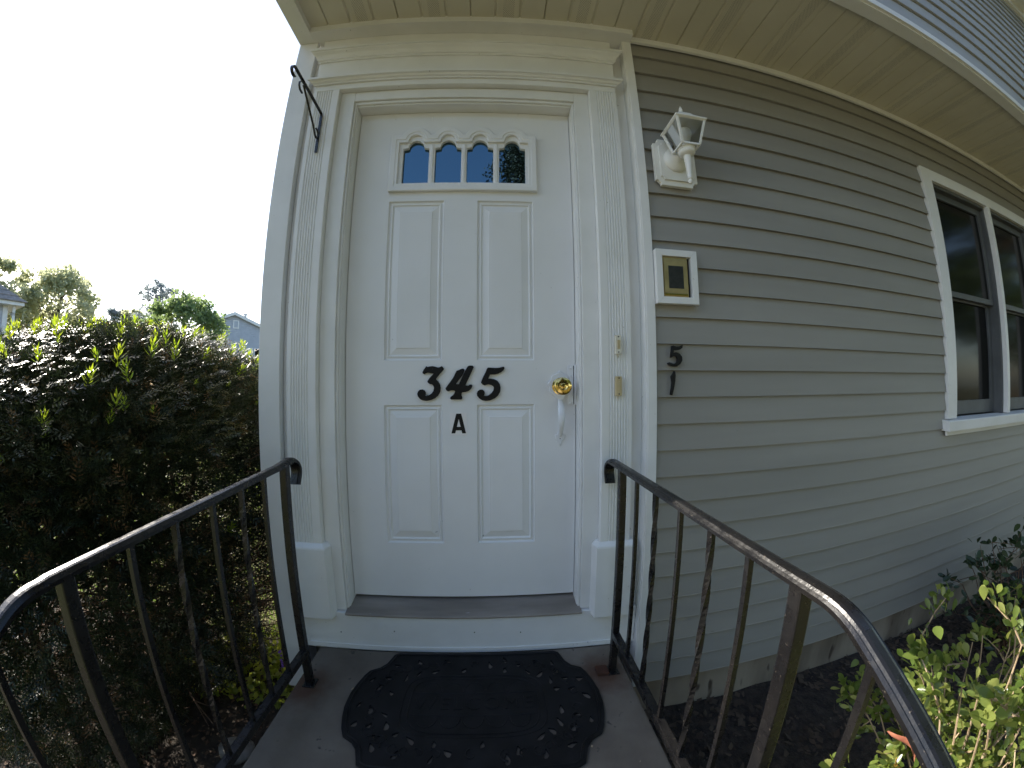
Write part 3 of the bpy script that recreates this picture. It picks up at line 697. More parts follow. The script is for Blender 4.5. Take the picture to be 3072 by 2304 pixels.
def numeral(pts, y, lab, screws=()):
    o = curve_mesh('house_number', [pts], MT['black'], None, .0030, .0016, xz_y=y - .0012)
    tag(o, lab, 'house number')
    for s in screws: MB().lathe([(.0022, 0), (.0022, .0008), (0, .0012)], (s[0], y - .0056, s[1]), 'Y', 10).build('screw_head', MT['iron'], o)
numeral(N3, -.0040, 'black script numeral 3 on the white door', [(-.105, 1.1205)])
numeral(N4, -.0040, 'black script numeral 4 in the middle of the white door', [(-.007, 1.0280)])
numeral(N5, -.0040, 'large black script numeral 5 on the white door', [(.1315, 1.1165)])
numeral(S5, -.1035, 'small black numeral 5 stuck on the taupe siding')
numeral(S1, -.1035, 'small slim black numeral 1 stuck on the siding below the 5')
ap = MB().box(-.0405, .0240, -.0012, -.0003, .8635, .950).build('letter_sticker', MT['plate'])
tag(ap, 'black letter A on a small white sticker on the door', 'sticker')
A_out = [(-.0350, .8710), (-.0165, .9470), (.0025, .9470), (.0210, .8710), (.0065, .8710), (.0035, .8825), (-.0175, .8825), (-.0205, .8710)]
A_in = [(-.0140, .8960), (.0002, .8960), (-.0068, .9270)]
curve_mesh('letter', [A_out, A_in], MT['black'], ap, .0003, 0, xz_y=-.0018)

# ------------------------------------------------------------------ doorbells
def bell(z0, z1, face, button, lab):
    b = empty('doorbell', (.588, -.0895, z0), lab, 'doorbell')
    MB().box(.5765, .5990, -.1040, -.0895, z0, z1).build('bell_housing', face, b, .002)
    zc = (z0 + z1) / 2
    MB().box(.5830, .5930, -.1062, -.1041, zc - .017, zc + .017).build('bell_button', button, b, .001)
    for z in (z0 + .007, z1 - .007): MB().lathe([(.0026, 0), (.0026, .0010), (0, .0014)], (.588, -.1040, z), 'Y', 10).build('screw_head', MT['iron'], b)
bell(1.1690, 1.2400, MT['ivory'], MT['beige'], 'upper doorbell with pale silvery face on the fluted pilaster')
bell(1.0150, 1.0870, MT['beige'], MT['beige'], 'lower doorbell, all tan plastic, on the fluted pilaster')

# ------------------------------------------------------------------ intercom
ic = empty('intercom', (.825, -.10, 1.36), 'brass intercom with dark speaker grille in a white mitred frame', 'intercom')
x0, x1, z0, z1 = .7385, .9120, 1.3600, 1.5720; w = .0262
for pts in ([(x0, z1), (x1, z1), (x1 - w, z1 - w), (x0 + w, z1 - w)], [(x0, z0), (x0 + w, z0 + w), (x1 - w, z0 + w), (x1, z0)],
            [(x0, z0 + .0005), (x0, z1 - .0005), (x0 + w - .0003, z1 - w - .0005), (x0 + w - .0003, z0 + w + .0005)],
            [(x1, z0 - .003), (x1, z1 - .0005), (x1 - w + .0003, z1 - w - .0005), (x1 - w + .0003, z0 + w - .002)]):
    MB().py(pts, -.124, -.0995).build('frame_strip', T, ic, .0012)
MB().box(x0 + .020, x1 - .020, -.1055, -.1000, z0 + .02, z1 - .02).build('recess_plate', MT['darkgap'], ic)
bp = MB().box(.7640, .8735, -.1170, -.1056, 1.3870, 1.5450).build('brass_plate', MT['brass_dull'], ic, .003)
MB().box(.7710, .8680, -.1215, -.1171, 1.4030, 1.5330).build('brass_cover', MT['brass_dull'], ic, .002)
MB().box(.7710, .8690, -.1195, -.1171, 1.3920, 1.4015).build('brass_lip', MT['brass'], ic, .001)
gb = MB().box(.7885, .8510, -.1222, -.1216, 1.4190, 1.5075).build('speaker_grille', MT['speaker'], ic)
for i in range(26):
    z = 1.4225 + i * .0033
    MB().box(.7905, .8490, -.1240, -.1223, z, z + .0016).build('grille_slat', MT['speaker'], ic)

# ------------------------------------------------------------------ wall lantern
lp = empty('wall_lantern', (.862, -.10, 1.85), 'white lantern wall light with clear panes and a bulb on the siding', 'wall light')
LW = MT['lampwhite']
def notched(x0, x1, z0, z1, n):
    return [(x0 + n, z0), (x1 - n, z0), (x1 - n, z0 + n * .45), (x1 - n * .45, z0 + n), (x1, z0 + n), (x1, z1 - n), (x1 - n * .45, z1 - n), (x1 - n, z1 - n * .45), (x1 - n, z1), (x0 + n, z1), (x0 + n, z1 - n * .45), (x0 + n * .45, z1 - n), (x0, z1 - n), (x0, z0 + n), (x0 + n * .45, z0 + n), (x0 + n, z0 + n * .45)]
MB().py(notched(.7700, .9540, 1.8480, 2.0600, .022), -.117, -.0998).build('mounting_plate', LW, lp, .002)
MB().py(notched(.7900, .9340, 1.8700, 2.0380, .014), -.125, -.1171).build('raised_plate', LW, lp, .002)
MB().lathe([(.055, 0), (.055, .006), (.050, .012), (.036, .020), (.024, .026), (.018, .034), (.014, .038)], (.862, -.1252, 1.962), 'Y', 32).build('canopy_disc', LW, lp, 0, True)
MB().tube([(.862, -.150, 1.962), (.862, -.175, 1.955), (.862, -.195, 1.944), (.862, -.206, 1.935)], [.012, .011, .010, .010], 12).build('arm', LW, lp, 0, True)
LX, LY = .862, -.205
MB().lathe([(.004, -.155), (.0075, -.150), (.0085, -.144), (.006, -.138), (.010, -.134), (.008, -.128), (.010, -.110), (.013, -.06), (.0150, -.034), (.019, -.030), (.021, -.026), (.018, -.020)], (LX, LY, 1.962), 'Z', 20).build('stem', LW, lp, 0, True)
MB().lathe([(.017, -.030), (.028, -.024), (.032, -.018), (.032, -.010), (.0345, -.008), (.0345, -.001), (.033, 0), (.020, .001)], (LX, LY, 1.956), 'Z', 28).build('cup', LW, lp, 0, True)
zb_, zt_ = 1.9575, 2.056; hb, ht = .036, .0575
def sq(h, z): return [(LX - h, LY - h, z), (LX + h, LY - h, z), (LX + h, LY + h, z), (LX - h, LY + h, z)]
for i in range(4):
    a, b_ = Vector(sq(hb, zb_)[i]), Vector(sq(ht, zt_)[i])
    n1, n2 = sq(1, 0)[i][0] - LX, sq(1, 0)[i][1] - LY
    w = .0045
    MB().loft([[(p.x - w, p.y - w, p.z), (p.x + w, p.y - w, p.z), (p.x + w, p.y + w, p.z), (p.x - w, p.y + w, p.z)] for p in (a, b_)]).build('cage_post', LW, lp, .0012)
    a2, b2 = Vector(sq(hb, zb_)[(i + 1) % 4]), Vector(sq(ht, zt_)[(i + 1) % 4])
    MB().tube([a, a2], .0052, 4).build('cage_rail', LW, lp)
    d = Vector((LX, LY, 0)); ins = .001
    MB().poly([tuple(a), tuple(a2), tuple(b2), tuple(b_)], [(0, 1, 2, 3)]).build('lantern_pane', MT['clear'], lp)
MB().loft([sq(.059, zt_ - .004), sq(.0665, zt_ + .001), sq(.0665, zt_ + .006), sq(.061, zt_ + .010), sq(.058, zt_ + .014)]).build('lantern_eave', LW, lp, .001)
MB().loft([sq(.057, zt_ + .0142), sq(.046, zt_ + .026), sq(.034, zt_ + .040), sq(.026, zt_ + .054), sq(.012, zt_ + .062)]).build('lantern_roof', LW, lp, .003)
MB().lathe([(.010, 0), (.012, .004), (.007, .010), (.0085, .018), (.0075, .026), (.004, .036), (.0005, .044)], (LX, LY, zt_ + .062), 'Z', 16).build('finial', LW, lp, 0, True)
MB().lathe([(.012, 0), (.013, .018), (.016, .026), (.024, .044), (.0285, .062), (.026, .078), (.017, .089), (.0, .093)], (LX, LY, zb_ + .002), 'Z', 24).build('light_bulb', MT['bulb'], lp, 0, True)

# ------------------------------------------------------------------ hanging-basket bracket
br = empty('plant_bracket', (-.587, -.095, 1.99), 'black iron hanging basket bracket with no basket, screwed to the fluted pilaster', 'bracket')
BX = -.587
def strap(path, w, t, name):
    rings = []; pts = [Vector((BX, y, z)) for y, z in path]
    for i, p in enumerate(pts):
        tt = (pts[min(i + 1, len(pts) - 1)] - pts[max(i - 1, 0)]).normalized(); n = Vector((0, -tt.z, tt.y)) * t
        rings.append([(BX - w, p.y - n.y, p.z - n.z), (BX + w, p.y - n.y, p.z - n.z), (BX + w, p.y + n.y, p.z + n.z), (BX - w, p.y + n.y, p.z + n.z)])
    MB().loft(rings).build(name, MT['iron'], br)
strap([(-.0930, 1.988), (-.0930, 2.165), (-.0945, 2.173), (-.100, 2.1755), (-.20, 2.1835), (-.315, 2.190)] + [(-.322 - .019 * math.sin(a), 2.171 + .019 * math.cos(a)) for a in np.linspace(0, 3.6, 14)], .0055, .0022, 'bracket_bar')
strap([(-.098, 2.060)] + [(-.107, 2.046), (-.116, 2.052), (-.14, 2.0805), (-.20, 2.132), (-.252, 2.1755)], .0035, .0020, 'bracket_brace')
strap([(-.250, 2.183), (-.268, 2.180), (-.279, 2.165), (-.278, 2.150), (-.268, 2.139), (-.250, 2.137)], .0035, .0018, 'bracket_scroll')
strap([(-.100, 2.050), (-.094, 2.062), (-.0955, 2.075), (-.104, 2.084), (-.118, 2.085)], .0035, .0018, 'bracket_scroll')

# ------------------------------------------------------------------ foliage builders
def unit(v): return v / np.maximum(np.linalg.norm(v, axis=-1, keepdims=True), 1e-9)
def rand_dirs(n, r): return unit(r.normal(size=(n, 3)))
def leaf_quads(P, D, N, L, W):
    """diamond leaves: base P, direction D, surface normal N"""
    S = unit(np.cross(D, N)); L = L[:, None]; W = W[:, None]
    a = P; t = P + D * L; m = P + D * L * .48 - unit(np.cross(S, D)) * L * .06
    V = np.stack([a, m + S * W, t, m - S * W], 1).reshape(-1, 3)
    F = np.arange(len(P) * 4).reshape(-1, 4); return V, F
def sprays(P, A, r, K=10, ls=.06, ln=.02, w=.0016, U0=None):
    """flat two-ranked needle sprays"""
    n = len(P); S = unit(np.cross(A, rand_dirs(n, r) if U0 is None else U0)); U = np.cross(S, A)
    t = (np.arange(K) // 2 + .5) / (K / 2); sg = np.where(np.arange(K) % 2 == 0, 1, -1)
    sc_ = r.uniform(.7, 1.25, (n, 1, 1))
    base = P[:, None] + A[:, None] * (t[None, :, None] * ls * sc_)
    d = unit(S[:, None] * sg[None, :, None] * .75 + A[:, None] * (.55 + .5 * t[None, :, None] ** 2) + U[:, None] * r.normal(0, .18, (n, K, 1)))
    l = ln * sc_ * (1 - .35 * t[None, :, None]) * r.uniform(.8, 1.2, (n, K, 1))
    ww = unit(np.cross(d, U[:, None])) * w * sc_
    V = np.stack([base, base + d * l * .5 + ww, base + d * l, base + d * l * .5 - ww], 2).reshape(-1, 3)
    return V, np.arange(len(V)).reshape(-1, 4)

# ------------------------------------------------------------------ yew hedge
HC = np.array([-1.80, .05, .42]); HA = np.array([.84, .77, .82])
hedge = empty('yew_hedge', (-1.8, -.23, GZ), 'big clipped dark yew hedge left of the door with bright fresh shoots', 'hedge')
r = np.random.default_rng(21)
def hedge_surface(n, e=3.0):
    d = rand_dirs(n * 2, r); d[:, 1] *= .85
    k = (np.abs(d / HA) ** e).sum(1) ** (-1 / e)
    P = d * k[:, None]
    nn = unit(np.sign(P) * np.abs(P / HA) ** (e - 1) / HA)
    # only the half that shows from the stoop side, plus the top and both ends
    keep = (P[:, 0] > -.55) | (P[:, 2] > .3)
    P[:, 2] *= 1 + np.where(P[:, 2] > 0, .11 * np.clip((P[:, 1] + .15) / .55, 0, 1), 0)
    return P[keep][:n], nn[keep][:n]
P, Nn = hedge_surface(52000)
lump = .035 * np.sin(P[:, 0] * 9 + 1) * np.sin(P[:, 1] * 8) + .03 * np.sin(P[:, 2] * 11 + P[:, 1] * 7) + .02 * np.sin(P[:, 1] * 23 + P[:, 2] * 19)
depth = r.exponential(.085, len(P)) - .015
P = P + HC + Nn * (lump - depth)[:, None]
P[:, 1] -= np.where(Nn[:, 1] < .2, .20 * np.clip((.75 - P[:, 2]) / .7, 0, 1), 0)
A = unit(Nn * .8 + rand_dirs(len(P), r) * .75 + np.array([0, 0, .30]))
# thin, bare lower part, mostly at the end by the house
far = np.clip((P[:, 1] + .10) / .45, 0, 1)
bare = np.clip((.36 + .42 * far - P[:, 2]) / .45, 0, 1) * (.48 + .44 * far)
keep = (r.random(len(P)) > bare) & (P[:, 2] > GZ + .06)
P, A = P[keep], A[keep]
# loose outer growth catching the light along the top
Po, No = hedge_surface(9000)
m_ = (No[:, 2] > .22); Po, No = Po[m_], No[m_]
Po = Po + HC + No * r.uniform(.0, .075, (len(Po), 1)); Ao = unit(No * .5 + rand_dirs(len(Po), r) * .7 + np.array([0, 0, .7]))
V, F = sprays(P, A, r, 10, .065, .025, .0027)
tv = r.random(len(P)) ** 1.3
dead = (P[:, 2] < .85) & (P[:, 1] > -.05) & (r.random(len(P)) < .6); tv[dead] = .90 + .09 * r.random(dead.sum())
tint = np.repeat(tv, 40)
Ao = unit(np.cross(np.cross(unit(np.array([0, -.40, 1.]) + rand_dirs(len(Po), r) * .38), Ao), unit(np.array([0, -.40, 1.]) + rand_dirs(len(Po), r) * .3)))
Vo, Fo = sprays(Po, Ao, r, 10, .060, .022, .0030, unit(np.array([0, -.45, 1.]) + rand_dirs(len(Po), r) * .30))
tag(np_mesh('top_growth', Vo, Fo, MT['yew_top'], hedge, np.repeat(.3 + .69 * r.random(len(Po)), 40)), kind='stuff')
tag(np_mesh('foliage', V, F, MT['yew'], hedge, tint), kind='stuff')
# dark leaf cards added inside the upper part to block light
n = 9000
Pi = rand_dirs(n, r) * (r.random((n, 1)) ** .4) * HA * .84 + HC
Pi = Pi[(Pi[:, 2] > .30 + .45 * np.clip((Pi[:, 1] + .35) / .4, 0, 1)) & ((np.abs((Pi - HC) / (HA * .84)) ** 3).sum(1) < 1)]
V, F = leaf_quads(Pi, rand_dirs(len(Pi), r), rand_dirs(len(Pi), r), r.uniform(.06, .11, len(Pi)), r.uniform(.02, .035, len(Pi)))
tag(np_mesh('light_block_foliage', V, F, MT['yew'], hedge, np.repeat(r.random(len(Pi)) * .3, 4)), kind='stuff')
# inner leafless twigs and stems
mbt = MB()
for i in range(9):
    b0 = Vector((-1.30 - .85 * (i / 8) + random.uniform(-.05, .05), -.45 + .85 * random.random(), GZ - .02))
    tip = b0 + Vector((random.uniform(-.12, .2), random.uniform(-.2, .25), random.uniform(.8, 1.3)))
    mid = (b0 + tip) / 2 + Vector((random.uniform(-.1, .1), random.uniform(-.1, .1), 0))
    path = [b0.lerp(mid, t) if t <= 1 else mid.lerp(tip, t - 1) for t in (0, .35, .7, 1, 1.4, 2)]
    MB().tube(path, [.030, .026, .023, .020, .014, .006], 8).build('stem', MT['bark'], hedge, 0, True)
    for j in range(48):
        s0 = path[random.randrange(1, 5)].lerp(path[random.randrange(2, 6)], random.random())
        dr = Vector((random.uniform(-.6, 1.2), random.uniform(-.9, 1.1), random.uniform(-.15, .6))).normalized()
        ln_ = random.uniform(.25, .62)
        pt = [s0 + dr * ln_ * t + Vector((random.gauss(0, .012), random.gauss(0, .012), random.gauss(0, .015) - .05 * t * t)) for t in (0, .25, .5, .75, 1)]
        mbt.tube(pt, [.0060, .0048, .0038, .0028, .0015], 5)
        for q_ in range(3):
            p0 = pt[random.randrange(1, 4)]; d2 = (dr + Vector((random.gauss(0, .6), random.gauss(0, .6), random.gauss(0, .4)))).normalized()
            mbt.tube([p0, p0 + d2 * .07, p0 + d2 * random.uniform(.12, .24) + Vector((0, 0, random.uniform(-.03, .03)))], [.0026, .002, .001], 4)
def inside(v, s=.97):
    d = (np.array(v) - HC) / HA; return (np.abs(d) ** 3.4).sum() < s
V = np.array(mbt.v); inn = (np.abs((V - HC) / HA) ** 3.4).sum(1)
Fk = [f for f in mbt.f if len(f) == 4 or len(f) == 5 or len(f) == 4]
for i in range(620):                                               # bare brown tangle at the end by the house
    p0 = Vector((random.uniform(-1.75, -1.0), random.uniform(.0, .70), random.uniform(-.30, .82)))
    dr = Vector((random.uniform(-.2, 1.0), random.uniform(-.6, .9), random.gauss(.05, .28))).normalized(); ln_ = random.uniform(.12, .34)
    mbt.tube([p0 + dr * ln_ * t + Vector((random.gauss(0, .008), random.gauss(0, .008), random.gauss(0, .010))) for t in (0, .33, .66, 1)], [.0032, .0026, .002, .0010], 4)
tag(mbt.build('twigs', MT['twig'], hedge, 0, True), kind='stuff')
# bright new shoots, each its own part
sh_meshes = []
for v in range(5):
    K = 14 + 2 * (v % 3)
    K = 15
    ang = np.arange(K) * 2.4 + v; t = (np.arange(K) + .5) / K
    rad = np.stack([np.cos(ang), np.sin(ang), 0 * ang], 1)
    base = np.stack([0 * t, 0 * t, t * .050], 1) + rad * .0015
    d = unit(rad * (.85 - .55 * t)[:, None] + np.array([0, 0, .62])); l = (.030 * (1 - .35 * t) * r.uniform(.8, 1.2, K))[:, None]
    side = unit(np.cross(d, rad)) * .0030; bend = np.array([0, 0, .004])
    Vv = np.stack([base, base + d * l * .45 + side, base + d * l + bend, base + d * l * .45 - side], 1).reshape(-1, 3)
    Ff = np.arange(len(Vv)).reshape(-1, 4)
    me = np_mesh('shoot', Vv, Ff, MT['shoot'], None, np.repeat(r.random(K) * .5, 4))
    sh_meshes.append(me.data); bpy.data.objects.remove(me)
cnt = 0
Ps, Ns = hedge_surface(5000)
for p, n_ in zip(Ps, Ns):
    topness = n_[2]
    vis = (n_[0] > .15 or n_[1] < -.3 or topness > .35)
    if not vis: continue
    prob = .15 if (topness > .40 and p[0] > -.30) else .008
    if p[2] < -.2: prob *= .35
    if r.random() > prob: continue
    o = link('shoot', sh_meshes[cnt % 5], hedge)
    o.location = Vector(p + HC + n_ * (.05 if topness > .3 else .015))
    dirv = Vector(unit(n_ * .7 + np.array([.1, 0, .9]) + r.normal(0, .25, 3)))
    o.rotation_euler = dirv.to_track_quat('Z', 'Y').to_euler(); o.rotation_euler.rotate_axis('Z', r.uniform(0, 6.28))
    s_ = r.uniform(.45, 1.5); o.scale = (s_, s_, s_); cnt += 1
    if cnt >= 300: break

# ------------------------------------------------------------------ shrubs on the right
def shrub(name, lab, c, rad, n_leaf, mat, twig, lsize, n_single, seed, zfloor=GZ):
    r2 = np.random.default_rng(seed); rnd = random.Random(seed)
    e = empty(name, (c[0], c[1], zfloor), lab, 'shrub')
    m = MB(); tips = []
    for i in range(int(30 + 30 * rad[0])):
        b0 = Vector((c[0] + rnd.uniform(-.25, .25) * rad[0], c[1] + rnd.uniform(-.25, .25) * rad[1], zfloor - .02))
        d = Vector(rand_dirs(1, r2)[0]); d.z = abs(d.z)
        t_ = Vector((c[0] + d.x * rad[0] * rnd.uniform(.6, 1), c[1] + d.y * rad[1] * rnd.uniform(.6, 1), c[2] + (d.z - .25) * rad[2] * rnd.uniform(.6, 1)))
        pth = [b0.lerp(t_, s) + Vector((rnd.gauss(0, .02), rnd.gauss(0, .02), 0)) * (1 if 0 < s < 1 else .3) for s in (0, .25, .5, .75, 1)]
        m.tube(pth, [.0055, .0048, .004, .003, .0018], 5); tips += pth[2:]
        for q_ in range(5):
            p0 = pth[rnd.randrange(1, 5)]; d2 = (Vector(rand_dirs(1, r2)[0]) + Vector((0, 0, .5))).normalized()
            ln_ = rnd.uniform(.06, .16); p1 = p0 + d2 * ln_ * .5 + Vector((rnd.gauss(0, .01), rnd.gauss(0, .01), 0)); p2 = p0 + d2 * ln_
            m.tube([p0, p1, p2], [.0028, .0022, .0012], 4); tips += [p1, p2, p2]
    tag(m.build('branches', twig, e, 0, True), kind='stuff')
    T_ = np.array([tuple(t) for t in tips]); idx = r2.integers(0, len(T_), n_leaf)
    Pp = T_[idx] + r2.normal(0, .014, (n_leaf, 3))
    out = unit((Pp - np.array(c)) / np.array(rad)); D = unit(out * .6 + rand_dirs(n_leaf, r2) * .9 + np.array([0, 0, .45]))
    Nv = unit(rand_dirs(n_leaf, r2) + np.array([0, 0, 1.1])); L = r2.uniform(.7, 1.3, n_leaf) * lsize; W = L * r2.uniform(.22, .30, n_leaf)
    order = np.argsort(np.linalg.norm(Pp - np.array(CAM), axis=1))
    # rounded six-sided leaf, folded a little along its rib
    def leaf6(P0, D0, N0, L0, W0):
        S = unit(np.cross(D0, N0)); U = np.cross(S, D0); L0 = L0[:, None]; W0 = W0[:, None]
        f = .22
        edge = ((.12, .30), (.38, .80), (.64, 1.0), (.86, .72))
        vs = [P0] + [P0 + D0 * L0 * t + S * W0 * w_ + U * W0 * f * w_ for t, w_ in edge] + [P0 + D0 * L0 - U * L0 * .05]
        vs += [P0 + D0 * L0 * t - S * W0 * w_ + U * W0 * f * w_ for t, w_ in reversed(edge)] + [P0 + D0 * L0 * .38, P0 + D0 * L0 * .72 - U * L0 * .015]
        V = np.stack(vs, 1).reshape(-1, 3); b = np.arange(len(P0))[:, None] * 12
        F = np.concatenate([b + np.array([q_]) for q_ in ((0, 1, 2, 10), (10, 2, 3, 11), (11, 3, 4, 5), (0, 10, 8, 9), (10, 11, 7, 8), (11, 5, 6, 7))], 0); return V, F
    one = [leaf6(np.zeros((1, 3)), np.array([[0, 0, 1.]]), np.array([[0, 1., 0]]), np.array([1.]), np.array([wd])) for wd in (.24, .28, .32)]
    meshes = []
    for Vo, Fo in one:
        t_ = np_mesh('leaf', Vo, Fo, mat, None, np.full(len(Vo), .0), smooth=True); meshes.append(t_.data); bpy.data.objects.remove(t_)
    for j, i in enumerate(order[:n_single]):
        o = link('leaf', meshes[j % 3], e); o.location = Vector(Pp[i]); o.scale = (L[i],) * 3
        z = Vector(D[i]); y = Vector(Nv[i]); y = (y - z * y.dot(z)).normalized(); x_ = y.cross(z)
        o.rotation_euler = Matrix((x_, y, z)).transposed().to_euler()
    rest = order[n_single:]
    V, F = leaf6(Pp[rest], D[rest], Nv[rest], L[rest], W[rest])
    tag(np_mesh('foliage', V, F, mat, e, np.repeat(r2.random(len(rest)), 12), smooth=True), kind='stuff')
    return e, Pp, D
sh1, sp_, sd_ = shrub('euonymus_shrub', 'sunlit light green shrub with bare tan twigs beside the right handrail', (1.32, -1.07, .21), (.52, .38, .55), 6800, MT['shrub'], MT['tan_twig'], .030, 290, 31)
sh2, _, _ = shrub('foundation_shrub', 'dark shaded shrub against the siding at the right edge', (2.95, -.52, -.02), (.66, .34, .42), 1100, MT['dshrub'], MT['twig'], .050, 90, 32)
# fallen leaves caught in the lit shrub and on the mulch
def curled_leaf(name, lab, p, s, mat, seed):
    rn = random.Random(seed); V = []; F = []
    n, k = 7, 5
    for i in range(n):
        t = i / (n - 1); w = .34 * math.sin(math.pi * min(1, .08 + t * .92)) ** .8
        for j in range(k):
            u = (j / (k - 1) - .5) * 2
            V.append((u * w, t - .5, .22 * u * u * w * 2 + .10 * math.sin(5 * t + u) + rn.uniform(-.02, .02)))
    F = [(i * k + j, i * k + j + 1, (i + 1) * k + j + 1, (i + 1) * k + j) for i in range(n - 1) for j in range(k - 1)]
    m = MB(); m.poly(V, F); o = m.build(name, mat, None, 0, True)
    o.location = p; o.scale = (s, s, s); o.rotation_euler = (rn.uniform(-.7, .7), rn.uniform(-.7, .7), rn.uniform(0, 6.28))
    return tag(o, lab, 'leaf')
curled_leaf('fallen_leaf', 'orange leaf caught in the sunlit shrub, the higher of two', (1.10, -.93, .235), .045, MT['orange'], 1)
curled_leaf('fallen_leaf', 'orange leaf caught in the sunlit shrub, the lower of two', (1.03, -.92, .175), .042, MT['orange'], 2)
curled_leaf('dead_leaf', 'large curled reddish dead leaf lying behind the right handrail', (1.10, -.885, .17), .10, MT['dead'], 3)

# ------------------------------------------------------------------ low plants and debris by the hedge
gc = empty('groundcover_plant', (-1.05, .12, GZ), 'yellow green low groundcover at the foot of the house corner', 'plant')
r3 = np.random.default_rng(41); n = 1100
Pp = np.stack([r3.uniform(-1.45, -.80, n), r3.uniform(-.08, .40, n), GZ + .02 + np.abs(r3.normal(0, .04, n))], 1)
D = unit(rand_dirs(n, r3) + np.array([0, 0, .6])); V, F = leaf_quads(Pp, D, rand_dirs(n, r3), r3.uniform(.025, .05, n), r3.uniform(.008, .015, n))
tag(np_mesh('foliage', V, F, MT['cover'], gc, np.repeat(r3.random(n), 4)), kind='stuff')
fl = empty('purple_flower', (-.850, .045, GZ), 'small purple flower spike beside the white corner board', 'flower')
MB().tube([(-.850, .045, GZ), (-.846, .040, -.30), (-.842, .034, -.17)], [.003, .0025, .0015], 5).build('flower_stalk', MT['tan_twig'], fl)
for i in range(34):
    t = random.random(); a = random.uniform(0, 6.28); rr_ = .022 * (1 - .6 * t) + .006
    c_ = Vector((-.844 + rr_ * math.cos(a), .037 + rr_ * math.sin(a), -.265 + .11 * t))
    d_ = Vector((math.cos(a), math.sin(a), .4)).normalized(); s_ = d_.orthogonal().normalized()
    MB().poly([c_, c_ + d_ * .008 + s_ * .006, c_ + d_ * .016, c_ + d_ * .008 - s_ * .006], [(0, 1, 2, 3)]).build('petal', MT['purple'], fl)
# grass behind the hedge
n = 90000
Pp = np.stack([-.80 - 9.5 * r3.random(n) ** 1.5, r3.uniform(-3.5, 8.0, n), np.full(n, GZ - .045)], 1)
Pp = Pp[(Pp[:, 0] < -3.0) | (Pp[:, 1] > .40) | (Pp[:, 1] < -1.9)]; n = len(Pp)
D = unit(rand_dirs(n, r3) * .5 + np.array([0, 0, 1.])); V, F = leaf_quads(Pp, D, rand_dirs(n, r3), r3.uniform(.04, .09, n), r3.uniform(.003, .005, n))
tag(np_mesh('grass', V, F, MT['grassb'], None, np.repeat(r3.random(n), 4)), 'short sunlit lawn grass behind the hedge', 'grass', kind='stuff')
def stone(name, lab, p, s, seed):
    bm = bmesh.new(); bmesh.ops.create_icosphere(bm, subdivisions=3, radius=1); rn = random.Random(seed)
    fs = [Vector((rn.gauss(0, 1), rn.gauss(0, 1), rn.gauss(0, 1))) for _ in range(7)]
    for v in bm.verts:
        d = 1 + .13 * sum(math.sin(2.3 * v.co.dot(f)) for f in fs) / 2.2; v.co = Vector((v.co.x * s[0], v.co.y * s[1], v.co.z * s[2])) * d
    me = bpy.data.meshes.new(name); bm.to_mesh(me); bm.free(); me.shade_smooth(); me.materials.append(MT['rock'])
    o = link(name, me); o.location = p; return tag(o, lab, 'stone')
stone('stone', 'larger pale stone on the soil under the hedge beside the stoop', (-.92, -.31, GZ + .030), (.075, .06, .04), 1)
stone('stone', 'smaller pale stone on the soil beside the larger stone', (-.80, -.24, GZ + .02), (.045, .04, .03), 2)

# ------------------------------------------------------------------ trees
def pol(az, d): return (CAM.x + d * math.sin(R_(az)), CAM.y + d * math.cos(R_(az)))
def tree(name, lab, az, d, top, half, crown_h, mat, n_clump, per, leaf, seed, conifer=False, xy=None):
    r4 = np.random.default_rng(seed); rn = random.Random(seed)
    x, y = xy or pol(az, d); e = empty(name, (x, y, GZ), lab, 'tree')
    H = top - GZ; cz = top - crown_h / 2
    tr = MB(); tr.tube([(x + rn.gauss(0, .05) * i, y + rn.gauss(0, .05) * i, GZ + H * .92 * i / 5) for i in range(6)], [.022 * H * (1 - .17 * i) for i in range(6)], 9)
    tr.build('trunk', MT['bark'], e, 0, True)
    lm = MB(); C = []
    for i in range(n_clump):
        if conifer:
            t = rn.random() ** .75; zz = top - crown_h * t; rad = half * (t ** .8) * rn.uniform(.25, 1.0); a = rn.uniform(0, 6.28)
            c_ = np.array([x + rad * math.cos(a), y + rad * math.sin(a), zz - .12 * rad])
        else:
            dd = rand_dirs(1, r4)[0] * rn.uniform(.35, 1) ** .5
            c_ = np.array([x + dd[0] * half, y + dd[1] * half, cz + dd[2] * crown_h / 2])
        C.append(c_)
        if i % 2 == 0:
            zt2 = GZ + H * rn.uniform(.35, .8) if not conifer else c_[2] + .2
            s0 = Vector((x, y, min(zt2, c_[2] + (.1 if conifer else -.2)))); lm.tube([s0, s0.lerp(Vector(c_), .5) + Vector((0, 0, .12 * half * (0 if conifer else 1))), Vector(c_)], [.010 * H * .5, .006 * H * .5, .003 * H * .5], 5)
    tag(lm.build('limbs', MT['bark'], e, 0, True), kind='stuff')
    C = np.array(C); cs = r4.uniform(.16, .32, n_clump)[:, None, None] * half
    Pp = (C[:, None] + unit(r4.normal(size=(n_clump, per, 3))) * (r4.random((n_clump, per, 1)) ** .45) * cs * np.array([1, 1, .72])).reshape(-1, 3)
    m_ = len(Pp); D = unit(rand_dirs(m_, r4) + np.array([0, 0, -.35 if conifer else .1])); L = r4.uniform(.6, 1.3, m_) * leaf
    V, F = leaf_quads(Pp, D, rand_dirs(m_, r4), L, L * r4.uniform(.22, .42, m_))
    tag(np_mesh('crown', V, F, mat, e, np.repeat(np.clip(np.repeat(r4.random(n_clump), per) * .6 + r4.random(m_) * .4, 0, 1), 4)), kind='stuff')
    return e
tree('maple_tree', 'tall light green tree rising behind the neighbouring roof at the left edge', -67.0, 36, 9.9, 2.6, 6.5, MT['treeA'], 70, 90, .34, 51)
